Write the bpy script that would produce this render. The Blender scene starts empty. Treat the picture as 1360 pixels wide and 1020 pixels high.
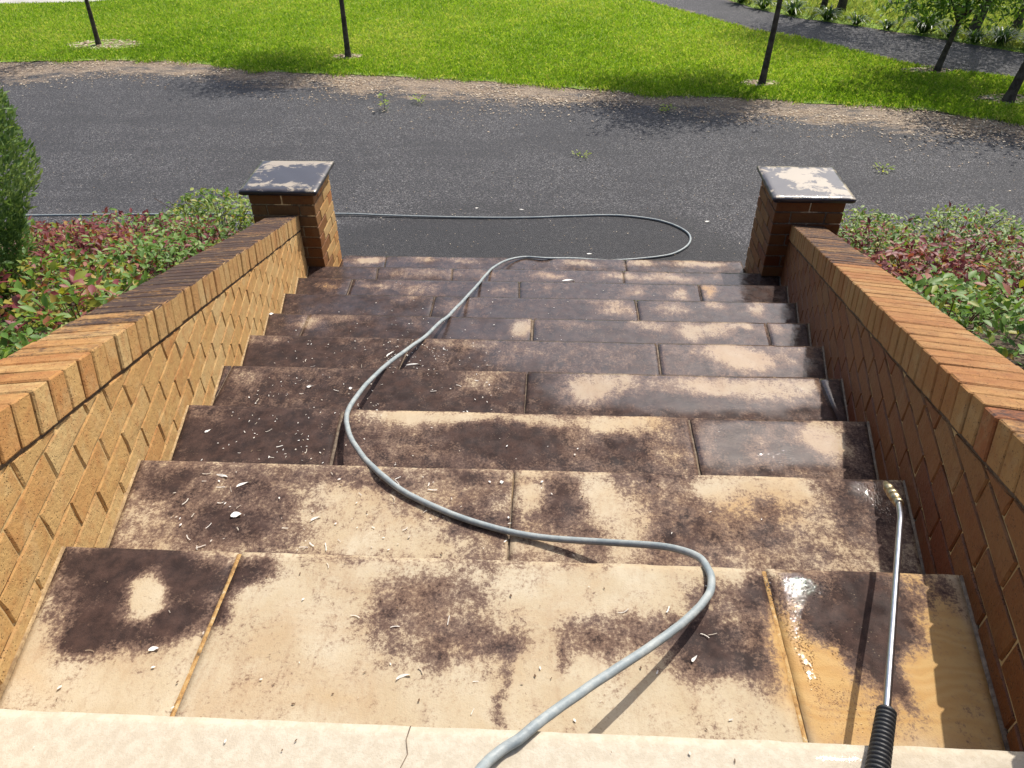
import bpy, bmesh, math, random
import numpy as np
from mathutils import Vector, Matrix, noise as mnoise

rnd = random.Random(7)
rng = np.random.default_rng(11)
scene = bpy.context.scene
COL = scene.collection

# ------------------------------------------------------------------ camera, sky, sun, exposure
cam_data = bpy.data.cameras.new("camera")
cam = bpy.data.objects.new("camera", cam_data)
COL.objects.link(cam)
cam.matrix_world = Matrix(((0.99888, -0.02218, 0.04184, 1.0777),
                           (0.04659, 0.61802, -0.78478, -0.6673),
                           (-0.00845, 0.78585, 0.61836, 1.2739),
                           (0, 0, 0, 1)))
cam_data.sensor_width = 36.0
cam_data.lens = 26.93
cam_data.clip_start = 0.05
cam_data.clip_end = 600
scene.camera = cam

SUN = Vector((0.385, 0.63, 1.0)).normalized()          # direction towards the sun
elev = math.asin(SUN.z)
azim = math.atan2(SUN.x, SUN.y)
world = bpy.data.worlds.new("World")
scene.world = world
world.use_nodes = True
wn = world.node_tree.nodes
wl = world.node_tree.links
sky = wn.new("ShaderNodeTexSky")
sky.sky_type = 'NISHITA'
sky.sun_disc = False
sky.sun_elevation = elev
sky.sun_rotation = azim
sky.air_density = 1.0
sky.dust_density = 3.5
bg = wn["Background"]
wl.new(sky.outputs[0], bg.inputs[0])
bg.inputs[1].default_value = 0.15
sun_d = bpy.data.lights.new("sun", 'SUN')
sun_d.energy = 4.7
sun_d.angle = math.radians(0.5)
sun_d.color = (1.0, 0.95, 0.87)
sun_o = bpy.data.objects.new("sun", sun_d)
COL.objects.link(sun_o)
sun_o.rotation_euler = SUN.to_track_quat('Z', 'Y').to_euler()
sun_o.location = (6, 8, 12)
scene.view_settings.view_transform = 'Standard'
scene.view_settings.look = 'None'
scene.view_settings.gamma = 1
scene.view_settings.exposure = 0.25
scene.view_settings.use_curve_mapping = False
scene.render.engine = 'CYCLES'

# ------------------------------------------------------------------ measured site dimensions (metres)
T, R = 0.49142, 0.18053           # tread depth, riser height
W0, FA, FB = 1.9589, 0.1687, 0.1942   # stair width at the landing, flare of left / right wall
HL, HR = 0.420, 0.403             # coping top above the nosing line
ZG = -11 * R                      # drive level
SL = R / T
J = {1:[(0.351,0.354,0.011,1),(1.595,1.602,0.011,1)],2:[(0.99,0.993,0.006,0)],3:[(0.375,0.337,0.014,0),(1.604,1.605,0.01,0)],4:[(-0.28,-0.288,0.008,0),(1.0,1.004,0.006,0),(2.241,2.242,0.006,0)],5:[(0.354,0.421,0.01,0),(1.615,1.629,0.01,0)],6:[(-0.256,-0.258,0.008,0),(1.003,1.008,0.012,0),(2.26,2.294,0.006,0)],7:[(0.379,0.38,0.006,0),(1.64,1.637,0.01,0)],8:[(-0.258,-0.273,0.008,0),(0.913,0.892,0.005,0),(2.103,2.124,0.006,0)],9:[(-0.154,-0.206,0.006,0),(0.402,0.364,0.006,0),(1.638,1.654,0.006,0)],10:[(-0.201,-0.251,0.006,0),(1.719,1.716,0.005,0)]}
D = {0:(-0.45,[(1.601,-0.02,0.249,0.038,0.25),(0.989,-0.059,0.075,0.019,0.1)]),1:(0.0,[(0.136,0.456,0.269,0.061,1.15),(0.061,0.349,0.103,0.1,0.95),(0.284,0.358,0.085,0.09,1.0),(0.215,0.274,0.132,0.052,0.8),(0.066,0.268,0.066,0.055,0.6),(0.17,0.377,0.052,0.049,-1.6),(0.301,0.268,0.066,0.037,-0.35),(0.135,0.164,0.172,0.058,-0.1),(0.394,0.443,0.044,0.043,0.6),(0.38,0.329,0.02,0.049,0.7),(0.634,0.492,0.126,0.022,0.45),(0.94,0.491,0.107,0.027,0.4),(1.171,0.485,0.106,0.031,0.4),(0.784,0.396,0.129,0.057,0.42),(0.723,0.304,0.074,0.053,0.4),(0.898,0.381,0.119,0.07,0.38),(0.83,0.255,0.096,0.072,0.42),(0.924,0.285,0.097,0.064,0.34),(1.009,0.16,0.017,0.073,0.65),(0.997,0.278,0.029,0.036,0.5),(1.11,0.275,0.026,0.063,0.5),(1.215,0.296,0.097,0.041,0.65),(1.126,0.23,0.024,0.038,0.4),(1.378,0.312,0.097,0.047,0.75),(1.49,0.404,0.076,0.057,0.6),(1.57,0.429,0.037,0.083,0.75),(1.455,0.289,0.096,0.073,0.6),(1.415,0.233,0.094,0.038,0.5),(1.543,0.258,0.047,0.079,0.5),(1.273,0.201,0.054,0.024,0.35),(1.335,0.212,0.046,0.024,-0.3),(1.442,0.208,0.038,0.02,-0.3),(1.362,0.461,0.069,0.053,-0.25),(1.182,0.38,0.017,0.02,0.45),(1.785,0.448,0.153,0.079,1.0),(1.794,0.34,0.097,0.076,0.95),(1.788,0.251,0.054,0.078,0.85),(1.71,0.354,0.049,0.048,0.3),(1.669,0.452,0.043,0.053,0.25),(1.69,0.229,0.092,0.068,-0.3),(1.791,0.168,0.045,0.064,0.35),(2.011,0.466,0.043,0.063,0.5),(1.91,0.293,0.055,0.108,-0.1)]),2:(0.5,[(-0.09,0.899,0.135,0.077,0.35),(0.208,0.763,0.128,0.097,0.45),(0.249,0.911,0.09,0.062,0.25),(0.528,0.775,0.149,0.084,-0.35),(0.751,0.714,0.207,0.048,-0.35),(0.913,0.761,0.105,0.069,0.35),(0.72,0.928,0.269,0.037,0.25),(-0.079,0.722,0.085,0.068,-0.15),(0.421,0.856,0.176,0.044,-0.2),(0.013,0.872,0.089,0.075,0.25),(1.057,0.913,0.055,0.091,-0.4),(1.254,0.894,0.065,0.135,-0.4),(1.166,0.861,0.065,0.132,0.35),(1.313,0.806,0.063,0.084,-0.3),(1.504,0.816,0.084,0.127,0.3),(1.414,0.971,0.179,0.038,0.2),(1.651,0.936,0.132,0.092,-0.4),(1.564,0.93,0.055,0.046,-0.3),(1.664,0.777,0.073,0.068,0.3),(1.861,0.829,0.095,0.113,-0.2),(1.827,0.942,0.055,0.077,-0.35),(1.89,0.974,0.044,0.056,0.25),(1.924,0.83,0.038,0.099,0.35),(1.98,0.948,0.044,0.092,0.35),(1.72,0.848,0.032,0.057,0.3),(1.082,0.7,0.082,0.031,-0.35),(1.41,0.726,0.051,0.048,0.25),(2.029,0.841,0.063,0.17,0.3)]),3:(0.62,[(0.063,1.309,0.267,0.149,0.5),(-0.072,1.38,0.11,0.062,-0.2),(0.636,1.422,0.246,0.042,-0.35),(1.019,1.428,0.326,0.041,-0.35),(1.399,1.435,0.162,0.066,-0.4),(0.656,1.287,0.131,0.058,-0.15),(0.918,1.298,0.236,0.077,0.3),(1.414,1.297,0.104,0.076,0.2),(1.233,1.309,0.078,0.077,-0.15),(1.49,1.281,0.077,0.076,-0.3),(1.703,1.328,0.117,0.097,-0.1),(1.745,1.349,0.065,0.098,0.4),(2.041,1.341,0.078,0.097,-0.55),(1.825,1.293,0.051,0.076,-0.2),(1.944,1.26,0.127,0.056,0.2),(0.53,1.402,0.163,0.062,-0.2)]),4:(0.8,[(0.814,1.889,0.112,0.093,-0.4),(0.443,1.8,0.314,0.1,0.15),(-0.189,1.879,0.081,0.063,-0.35),(0.102,1.889,0.194,0.079,-0.12),(1.323,1.881,0.174,0.087,-0.6),(1.257,1.803,0.062,0.074,-0.4),(1.734,1.906,0.174,0.072,-0.6),(2.039,1.866,0.187,0.076,-0.65),(1.564,1.78,0.107,0.068,0.2),(1.133,1.825,0.109,0.11,0.05),(1.811,1.798,0.153,0.049,0.1)]),5:(0.78,[(-0.112,2.328,0.332,0.113,0.2),(-0.326,2.415,0.113,0.052,-0.4),(0.133,2.399,0.112,0.051,-0.2),(0.692,2.418,0.26,0.052,-0.3),(1.21,2.342,0.29,0.093,-0.12),(2.016,2.322,0.107,0.097,-0.5),(1.94,2.398,0.091,0.05,-0.3),(2.046,2.385,0.397,0.125,-0.3),(0.956,2.333,0.218,0.062,-0.1)]),6:(0.85,[(-0.235,2.825,0.084,0.074,-0.5),(-0.034,2.869,0.127,0.06,-0.25),(0.149,2.801,0.249,0.088,0.1),(0.393,2.846,0.084,0.06,-0.15),(0.945,2.815,0.054,0.117,-0.65),(1.858,2.823,0.082,0.102,-0.55),(2.0,2.827,0.073,0.058,-0.45),(1.639,2.873,0.103,0.06,-0.4),(2.095,2.904,0.074,0.06,-0.35),(2.202,2.885,0.049,0.045,-0.5),(2.334,2.875,0.049,0.059,-0.35),(1.184,2.873,0.166,0.045,-0.2),(2.045,2.853,0.408,0.132,-0.12)]),7:(0.85,[(-0.071,3.355,0.329,0.087,0.1),(0.207,3.39,0.094,0.071,-0.3),(0.591,3.332,0.139,0.069,-0.25),(1.515,3.321,0.115,0.085,-0.55),(1.428,3.421,0.14,0.053,-0.3),(1.836,3.332,0.101,0.085,-0.5),(2.115,3.366,0.064,0.069,-0.5),(2.358,3.332,0.064,0.068,-0.5),(2.422,3.419,0.065,0.035,-0.4)]),8:(0.85,[(-0.399,3.826,0.083,0.04,-0.35),(-0.036,3.838,0.207,0.06,-0.3),(0.229,3.807,0.103,0.079,-0.35),(0.432,3.833,0.155,0.059,-0.1),(1.101,3.875,0.103,0.06,-0.3),(1.663,3.844,0.092,0.069,-0.45),(1.977,3.806,0.071,0.097,-0.6),(2.196,3.861,0.071,0.069,-0.5),(2.158,3.773,0.05,0.057,-0.4),(0.794,3.815,0.102,0.059,-0.3)]),9:(0.8,[(0.139,4.342,0.283,0.067,-0.3),(0.594,4.334,0.169,0.056,-0.25),(1.045,4.326,0.14,0.055,-0.4),(1.606,4.356,0.123,0.078,-0.45),(1.938,4.333,0.25,0.066,-0.5),(2.384,4.358,0.083,0.055,-0.15),(1.157,4.308,0.084,0.044,-0.3)]),10:(0.75,[(-0.396,4.822,0.124,0.05,-0.75),(0.053,4.849,0.124,0.05,-0.35),(0.392,4.872,0.154,0.05,-0.4),(1.345,4.84,0.183,0.049,-0.5),(1.832,4.855,0.122,0.049,-0.55),(2.258,4.869,0.182,0.062,-0.5),(2.438,4.862,0.091,0.049,-0.3)])}  # right side of a middle tread: half-clean stone, lightened further for sky sheen
Wt = {0:(-0.25,[(1.563,-0.022,0.187,0.032,0.7),(1.391,-0.017,0.063,0.019,0.3)]),1:(-0.25,[(1.65,0.322,0.038,0.24,0.75),(1.682,0.473,0.078,0.039,0.7),(0.304,0.259,0.029,0.055,0.6),(1.789,0.186,0.06,0.098,0.35)]),2:(0.05,[(1.678,0.856,0.361,0.173,0.12),(2.024,0.948,0.087,0.061,0.5),(2.08,0.931,0.065,0.181,0.6)]),3:(0.0,[(1.833,1.337,0.286,0.155,1.0),(0.063,1.31,0.267,0.157,-0.05),(0.969,1.344,0.529,0.158,-0.1)]),4:(0.1,[(1.729,1.876,0.718,0.173,1.0)]),5:(0.3,[(1.718,2.365,0.829,0.174,1.0)]),6:(0.4,[(1.715,2.821,0.976,0.16,0.9)]),7:(0.45,[(1.79,3.334,1.095,0.171,0.8)]),8:(0.5,[(1.764,3.85,1.217,0.157,0.7)]),9:(0.5,[(1.774,4.364,1.393,0.156,0.5)]),10:(0.6,[])}
Am = {0:(0.0,[(1.563,-0.022,0.199,0.038,0.15)]),1:(0.0,[(1.695,0.262,0.155,0.192,1.15),(1.91,0.314,0.142,0.237,1.15),(1.332,0.181,0.182,0.066,0.35),(0.848,0.127,0.451,0.032,0.25),(0.119,0.164,0.188,0.067,0.3)]),2:(0.12,[(1.465,0.845,0.638,0.144,0.2)]),3:(0.15,[(1.468,1.323,0.13,0.155,0.3)]),4:(0.12,[]),5:(0.15,[]),6:(0.2,[(2.177,2.908,0.124,0.112,0.3)]),7:(0.3,[]),8:(0.3,[(-0.508,3.843,0.209,0.09,0.8),(2.466,3.822,0.151,0.077,0.8),(2.182,3.832,0.076,0.097,0.5)]),9:(0.3,[(-0.706,4.282,0.227,0.089,0.6)]),10:(0.3,[])}
HOSE = [[0.992,-0.086,0.03],[1.05,-0.025,0.012],[1.068,-0.007,0.01],[1.107,0.034,-0.006],[1.199,0.128,-0.05],[1.312,0.231,-0.09],[1.406,0.333,-0.128],[1.457,0.411,-0.152],[1.47,0.471,-0.168],[1.46,0.532,-0.19],[1.424,0.577,-0.215],[1.368,0.619,-0.25],[1.241,0.676,-0.31],[1.082,0.715,-0.345],[0.956,0.746,-0.35],[0.826,0.794,-0.35],[0.685,0.87,-0.35],[0.58,0.959,-0.35],[0.48,1.122,-0.42],[0.395,1.311,-0.485],[0.364,1.451,-0.528],[0.361,1.678,-0.61],[0.39,1.957,-0.71],[0.437,2.282,-0.84],[0.473,2.435,-0.893],[0.513,2.754,-1.01],[0.54,2.926,-1.073],[0.591,3.429,-1.253],[0.623,3.902,-1.434],[0.659,4.381,-1.612],[0.739,4.758,-1.75],[0.884,4.909,-1.793],[1.076,4.896,-1.793],[1.849,5.239,-1.976],[2.149,5.328,-1.976],[2.321,5.499,-1.976],[2.366,5.687,-1.976],[2.292,5.849,-1.976],[2.099,5.998,-1.976],[1.738,6.082,-1.976],[1.309,6.054,-1.976],[0.882,6.009,-1.976],[0.382,5.995,-1.976],[-0.123,6.004,-1.976],[-0.56,6.023,-1.976],[-0.891,6.038,-1.976],[-1.874,6.01,-1.976],[-2.748,5.976,-1.976],[-3.909,5.918,-1.976],[-4.635,5.88,-1.976]]
LANCE = {'A':[1.893,0.555,-0.043],'G':[1.674,0.043,0.02],'E':[1.627,-0.053,0.028],'N0':[1.913,0.611,-0.062],'N1':[1.933,0.725,-0.11]}

def lx(y): return -FA * y
def rx(y): return W0 + FB * y

# ------------------------------------------------------------------ helpers
def link(o, parent=None):
    COL.objects.link(o)
    if parent is not None:
        o.parent = parent
    return o

def mesh_obj(name, me, parent=None, mat=None):
    if mat is not None and not me.materials:
        me.materials.append(mat)
    return link(bpy.data.objects.new(name, me), parent)

def thing(name, label, cat, loc=(0, 0, 0), group=None):
    o = bpy.data.objects.new(name, None)
    o.empty_display_size = 0.1
    COL.objects.link(o)
    o.location = loc
    tag(o, label, cat, group)
    return o

def tag(o, label, cat, group=None):
    o["label"] = label
    o["category"] = cat
    if group:
        o["group"] = group
    return o

def np_mesh(name, verts, faces, smooth=False):
    """faces: (n,k) array, all faces with k corners"""
    me = bpy.data.meshes.new(name)
    verts = np.asarray(verts, dtype=np.float32)
    faces = np.asarray(faces, dtype=np.int32)
    n, k = faces.shape
    me.vertices.add(len(verts))
    me.vertices.foreach_set("co", verts.ravel())
    me.loops.add(n * k)
    me.loops.foreach_set("vertex_index", faces.ravel())
    me.polygons.add(n)
    me.polygons.foreach_set("loop_start", np.arange(0, n * k, k, dtype=np.int32))
    me.polygons.foreach_set("loop_total", np.full(n, k, dtype=np.int32))
    if smooth:
        me.polygons.foreach_set("use_smooth", np.ones(n, dtype=bool))
    me.update(calc_edges=True)
    me.validate()
    return me

def attr(me, name, vals):
    a = me.attributes.new(name, 'FLOAT', 'POINT')
    a.data.foreach_set("value", np.asarray(vals, dtype=np.float32))

def tube(path, radii, seg=8, cap=True):
    """returns verts, quad faces of a tube swept along path (list of Vector)"""
    path = [Vector(p) for p in path]
    if not hasattr(radii, '__len__'):
        radii = [radii] * len(path)
    vs, fs = [], []
    up = Vector((0, 0, 1))
    prev = None
    for i, p in enumerate(path):
        d = (path[min(i + 1, len(path) - 1)] - path[max(i - 1, 0)]).normalized()
        if prev is None:
            n = d.cross(up)
            if n.length < 1e-3:
                n = d.cross(Vector((1, 0, 0)))
            n.normalize()
        else:
            n = (prev - d * prev.dot(d)).normalized()
        prev = n
        bvec = d.cross(n)
        for j in range(seg):
            an = 2 * math.pi * j / seg
            vs.append(p + (n * math.cos(an) + bvec * math.sin(an)) * radii[i])
    for i in range(len(path) - 1):
        for j in range(seg):
            a0, a1 = i * seg + j, i * seg + (j + 1) % seg
            fs.append((a0, a1, a1 + seg, a0 + seg))
    if cap:
        for base, rev in ((0, True), ((len(path) - 1) * seg, False)):
            vs.append(path[0] if rev else path[-1])
            ci = len(vs) - 1
            for j in range(0, seg, 2):
                a0, a1, a2 = base + j, base + (j + 1) % seg, base + (j + 2) % seg
                fs.append((ci, a2, a1, a0) if rev else (ci, a0, a1, a2))
    return [tuple(v) for v in vs], fs

def tube_mesh(name, path, radii, seg=8):
    v, f = tube(path, radii, seg)
    return np_mesh(name, v, f, True)

def smooth_path(pts, n=6):
    """Catmull-Rom"""
    P = [Vector(p) for p in pts]
    P = [P[0] * 2 - P[1]] + P + [P[-1] * 2 - P[-2]]
    out = []
    for i in range(1, len(P) - 2):
        p0, p1, p2, p3 = P[i - 1:i + 3]
        for j in range(n):
            s = j / n
            out.append(0.5 * ((2 * p1) + (p2 - p0) * s + (2 * p0 - 5 * p1 + 4 * p2 - p3) * s * s + (3 * p1 - p0 - 3 * p2 + p3) * s ** 3))
    out.append(P[-2])
    return out

# ------------------------------------------------------------------ node helpers
class Mat:
    def __init__(self, name):
        self.m = bpy.data.materials.new(name)
        self.m.use_nodes = True
        self.nt = self.m.node_tree
        self.n = self.nt.nodes
        self.b = self.n["Principled BSDF"]
        self.out = self.n["Material Output"]
    def new(self, t, **kw):
        nd = self.n.new(t)
        for k, v in kw.items():
            setattr(nd, k, v)
        return nd
    def L(self, a, b):
        self.nt.links.new(a, b)
    def setin(self, sock, v):
        if hasattr(v, 'is_output') or hasattr(v, 'links'):
            self.L(v, sock)
        else:
            sock.default_value = v
    def attr(self, name, typ='GEOMETRY'):
        return self.new("ShaderNodeAttribute", attribute_type=typ, attribute_name=name).outputs["Fac"]
    def coord(self, kind="Object"):
        return self.new("ShaderNodeTexCoord").outputs[kind]
    def pos(self):
        return self.new("ShaderNodeNewGeometry").outputs["Position"]
    def scale(self, vec, s):
        nd = self.new("ShaderNodeMapping")
        nd.inputs["Scale"].default_value = s
        self.L(vec, nd.inputs["Vector"])
        return nd.outputs[0]
    def noise(self, vec, scale, detail=4, rough=0.55, dist=0.0, out="Fac"):
        nd = self.new("ShaderNodeTexNoise")
        nd.inputs["Scale"].default_value = scale
        nd.inputs["Detail"].default_value = detail
        nd.inputs["Roughness"].default_value = rough
        nd.inputs["Distortion"].default_value = dist
        self.L(vec, nd.inputs["Vector"])
        return nd.outputs[out]
    def voronoi(self, vec, scale, out="Distance", feature='F1', rand=1.0):
        nd = self.new("ShaderNodeTexVoronoi", feature=feature)
        nd.inputs["Scale"].default_value = scale
        nd.inputs["Randomness"].default_value = rand
        self.L(vec, nd.inputs["Vector"])
        return nd.outputs[out]
    def math(self, op, a, b=None, clamp=False):
        nd = self.new("ShaderNodeMath", operation=op, use_clamp=clamp)
        self.setin(nd.inputs[0], a)
        if b is not None:
            self.setin(nd.inputs[1], b)
        return nd.outputs[0]
    def step(self, v, lo, hi, a=0.0, b=1.0):
        nd = self.new("ShaderNodeMapRange", interpolation_type='SMOOTHSTEP')
        self.setin(nd.inputs[0], v)
        nd.inputs[1].default_value = lo
        nd.inputs[2].default_value = hi
        nd.inputs[3].default_value = a
        nd.inputs[4].default_value = b
        return nd.outputs[0]
    def mix(self, f, a, b, mode='MIX'):
        nd = self.new("ShaderNodeMix", data_type='RGBA', blend_type=mode)
        self.setin(nd.inputs[0], f)
        for s, v in ((nd.inputs[6], a), (nd.inputs[7], b)):
            if isinstance(v, tuple):
                v = tuple(v) + (1,) if len(v) == 3 else v
            self.setin(s, v)
        return nd.outputs[2]
    def ramp(self, f, stops):
        nd = self.new("ShaderNodeValToRGB")
        cr = nd.color_ramp
        while len(cr.elements) < len(stops):
            cr.elements.new(0.5)
        for e, (p, c) in zip(cr.elements, stops):
            e.position = p
            e.color = tuple(c) + (1,)
        self.L(f, nd.inputs[0])
        return nd.outputs[0]
    def bump(self, h, strength=0.5, dist=0.01, normal=None):
        nd = self.new("ShaderNodeBump")
        nd.inputs["Strength"].default_value = strength
        nd.inputs["Distance"].default_value = dist
        self.L(h, nd.inputs["Height"])
        if normal is not None:
            self.L(normal, nd.inputs["Normal"])
        return nd.outputs[0]
    def set(self, **kw):
        for k, v in kw.items():
            s = self.b.inputs[k]
            if isinstance(v, tuple) and len(v) == 3:
                v = v + (1,)
            self.setin(s, v)
        return self.m

# ------------------------------------------------------------------ materials
def make_brick_mat():
    M = Mat("clay_brick")
    co = M.coord("Object")
    tint = M.attr("tint", 'OBJECT')
    stain = M.attr("stain", 'OBJECT')
    damp_shade = M.attr("damp_shade", 'OBJECT')
    pos = M.pos()
    base = M.ramp(tint, [(0.0, (0.33, 0.115, 0.038)), (0.3, (0.40, 0.20, 0.066)), (0.65, (0.445, 0.27, 0.098)), (1.0, (0.475, 0.33, 0.145))])
    mott = M.noise(pos, 22, 5, 0.65)
    base = M.mix(M.step(mott, 0.42, 0.75, 0, 0.5), base, (0.34, 0.13, 0.04))
    blot = M.noise(pos, 9, 3, 0.6)
    base = M.mix(M.step(blot, 0.52, 0.75, 0, 0.5), base, (0.50, 0.37, 0.18))
    grit = M.noise(pos, 240, 3, 0.7)
    base = M.mix(M.step(grit, 0.5, 0.75, 0, 0.4), base, (0.22, 0.10, 0.035))
    pit = M.voronoi(pos, 150)
    pits = M.math('MULTIPLY', M.step(pit, 0.16, 0.30, 1, 0), M.step(M.noise(pos, 60, 2), 0.45, 0.6))
    base = M.mix(M.math('MULTIPLY', pits, 0.75), base, (0.10, 0.055, 0.025))
    # weathering: black growth on upward faces
    nz = M.new("ShaderNodeSeparateXYZ")
    geo = M.new("ShaderNodeNewGeometry")
    M.L(geo.outputs["True Normal"], nz.inputs[0])
    up = M.step(nz.outputs[2], 0.35, 0.75, 0.16, 1.0)
    st = M.noise(M.scale(pos, (9.0, 26, 26)), 1.0, 6, 0.75)
    fine = M.noise(pos, 70, 3, 0.6)
    sm = M.math('ADD', st, M.math('MULTIPLY', M.math('SUBTRACT', fine, 0.5), 0.55))
    amount = M.step(M.math('ADD', sm, M.math('SUBTRACT', M.math('MULTIPLY', stain, 0.9), 1.17)), -0.14, 0.22)
    amount = M.math('MULTIPLY', M.math('MULTIPLY', amount, up), M.math('MINIMUM', M.math('MULTIPLY', stain, 2.2), 1.0), clamp=True)
    base = M.mix(M.math('MULTIPLY', amount, 0.93), base, (0.040, 0.027, 0.030))
    base = M.mix(M.math('MULTIPLY', M.step(nz.outputs[2], 0.35, 0.75), M.step(M.noise(M.scale(pos, (14, 22, 22)), 1.0, 6, 0.75), 0.3, 0.65, 0.25, 0.9)), base, M.mix(1.0, base, (0.60, 0.52, 0.50), 'MULTIPLY'))
    # darkens and reddens brick for dampness and for shade painted into it
    base = M.mix(damp_shade, base, (0.36, 0.215, 0.165), 'MULTIPLY')
    h = M.math('ADD', M.math('MULTIPLY', fine, 0.6), M.math('MULTIPLY', pits, -0.9))
    h = M.math('ADD', h, M.math('MULTIPLY', mott, 0.8))
    return M.set(**{"Base Color": base, "Roughness": M.math('SUBTRACT', 0.9, M.math('MULTIPLY', damp_shade, 0.35)), "Normal": M.bump(h, 0.75, 0.005), "Specular IOR Level": 0.3})

def make_mortar_mat(name, col, col2):
    M = Mat(name)
    pos = M.pos()
    n = M.noise(pos, 60, 5, 0.7)
    c = M.mix(M.step(n, 0.35, 0.7), col, col2)
    c = M.mix(M.step(M.noise(pos, 5, 3), 0.5, 0.75, 0, 0.5), c, (0.25, 0.16, 0.07))
    return M.set(**{"Base Color": c, "Roughness": 0.95, "Normal": M.bump(n, 0.6, 0.004)})

def make_stone_mat():
    M = Mat("stained_sandstone")
    pos = M.pos()
    dirt = M.attr("dirt")
    wet = M.attr("wet")
    amb = M.attr("amber")
    slabtone = M.attr("tone", 'OBJECT')
    # clean stone: beige to amber with drifting bedding lines
    warp = M.noise(pos, 3.2, 3, 0.5, 0.6)
    band = M.new("ShaderNodeTexWave", wave_type='BANDS', bands_direction='Y')
    band.inputs["Scale"].default_value = 5.5
    band.inputs["Distortion"].default_value = 16
    band.inputs["Detail"].default_value = 3
    band.inputs["Detail Scale"].default_value = 1.2
    M.L(M.scale(pos, (0.8, 1.6, 1.0)), band.inputs["Vector"])
    beige = M.mix(M.step(M.noise(pos, 6, 5, 0.6), 0.35, 0.7), (0.395, 0.320, 0.212), (0.45, 0.39, 0.285))
    beige = M.mix(M.step(M.noise(pos, 3.1, 6, 0.68, 0.8), 0.45, 0.72, 0, 0.6), beige, (0.345, 0.235, 0.13))
    beige = M.mix(M.step(M.noise(M.scale(pos, (26, 9, 20)), 1.0, 6, 0.75), 0.48, 0.75, 0, 0.55), beige, (0.30, 0.21, 0.13))
    beige = M.mix(M.math('MULTIPLY', M.step(M.noise(pos, 95, 3, 0.8), 0.56, 0.70), M.step(M.noise(pos, 7, 4, 0.7), 0.40, 0.62, 0.15, 0.8)), beige, (0.17, 0.115, 0.075))
    beige = M.mix(M.step(slabtone, 0, 1, 0, 0.35), beige, (0.44, 0.315, 0.20))
    pale = M.attr('pale', 'OBJECT')
    beige = M.mix(pale, beige, M.mix(M.step(M.noise(pos, 40, 4, 0.7), 0.4, 0.62), (0.42, 0.365, 0.28), (0.48, 0.425, 0.335)))
    amber = M.mix(M.math('MULTIPLY', band.outputs["Fac"], 0.4), (0.43, 0.275, 0.11), (0.35, 0.18, 0.055))
    ambf = M.step(M.math('ADD', amb, M.math('MULTIPLY', M.math('SUBTRACT', warp, 0.5), 1.2)), 0.2, 0.95)
    clean = M.mix(ambf, beige, amber)
    grain = M.noise(pos, 260, 2, 0.7)
    clean = M.mix(M.step(grain, 0.55, 0.8, 0, 0.28), clean, (0.30, 0.20, 0.10))
    # black growth: soft mask broken up at several scales
    d1 = M.noise(pos, 7.5, 5, 0.62, 0.4)
    d2 = M.noise(M.scale(pos, (36, 13, 30)), 1.0, 5, 0.7)
    d3 = M.noise(pos, 120, 4, 0.8)
    m = M.math('ADD', dirt, M.math('MULTIPLY', M.math('SUBTRACT', d1, 0.5), 0.95))
    d0 = M.noise(pos, 24, 5, 0.7, 0.3)
    m = M.math('ADD', m, M.math('MULTIPLY', M.math('SUBTRACT', d0, 0.5), 1.15))
    m = M.math('ADD', m, M.math('MULTIPLY', M.math('SUBTRACT', d2, 0.5), 0.80))
    m = M.math('ADD', m, M.math('MULTIPLY', M.math('SUBTRACT', d3, 0.5), 1.7))
    wash = M.step(m, -0.12, 0.55)
    thin = M.step(m, 0.16, 0.60)
    thick = M.step(m, 0.52, 0.98)
    purple = M.mix(M.step(M.noise(pos, 4.5, 3), 0.35, 0.68), (0.082, 0.046, 0.039), (0.122, 0.072, 0.053))
    col = M.mix(M.math('MULTIPLY', wash, 0.55), clean, (0.27, 0.175, 0.105))
    col = M.mix(M.math('MULTIPLY', thin, 0.86), col, purple)
    col = M.mix(M.math('MULTIPLY', thick, 0.9), col, M.mix(M.step(M.noise(pos, 17, 5, 0.75), 0.35, 0.68), (0.012, 0.0068, 0.0074), (0.050, 0.028, 0.023)))
    # lichen-like pale specks in the growth
    sp = M.math('MULTIPLY', M.step(M.voronoi(pos, 95), 0.10, 0.20, 1, 0), M.step(M.noise(pos, 11, 3), 0.54, 0.66))
    col = M.mix(M.math('MULTIPLY', sp, 0.35), col, (0.34, 0.26, 0.17))
    wn_ = M.noise(pos, 5, 4, 0.6)
    wm = M.step(M.math('ADD', wet, M.math('MULTIPLY', M.math('SUBTRACT', wn_, 0.5), 0.75)), 0.30, 0.72)
    col = M.mix(M.math('MULTIPLY', wm, 0.7), col, M.mix(1.0, col, (0.72, 0.64, 0.60), 'MULTIPLY'))
    h = M.math('ADD', M.math('MULTIPLY', d3, 0.5), M.math('MULTIPLY', grain, 0.4))
    h = M.math('ADD', h, M.math('MULTIPLY', d2, 0.7))
    nb = M.bump(h, 0.42, 0.004)
    rip = M.noise(M.scale(pos, (22, 40, 30)), 1.0, 3, 0.55)
    spk = M.noise(pos, 190, 1, 0.5)
    hw = M.math('ADD', M.math('MULTIPLY', rip, 0.25), M.math('MULTIPLY', spk, M.step(M.noise(pos, 6, 3), 0.4, 0.6, 0.04, 0.3)))
    nw = M.bump(hw, 0.5, 0.006)
    rough = M.step(M.noise(pos, 18, 3), 0.3, 0.7, 0.62, 0.86)
    b = M.b
    M.set(**{"Base Color": col, "Roughness": rough, "Normal": nb, "Specular IOR Level": 0.16})
    M.setin(b.inputs["Coat Weight"], M.math('MULTIPLY', wm, 0.95))
    b.inputs["Coat Roughness"].default_value = 0.03
    b.inputs["Coat IOR"].default_value = 1.6
    M.L(nw, b.inputs["Coat Normal"])
    return M.m

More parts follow.
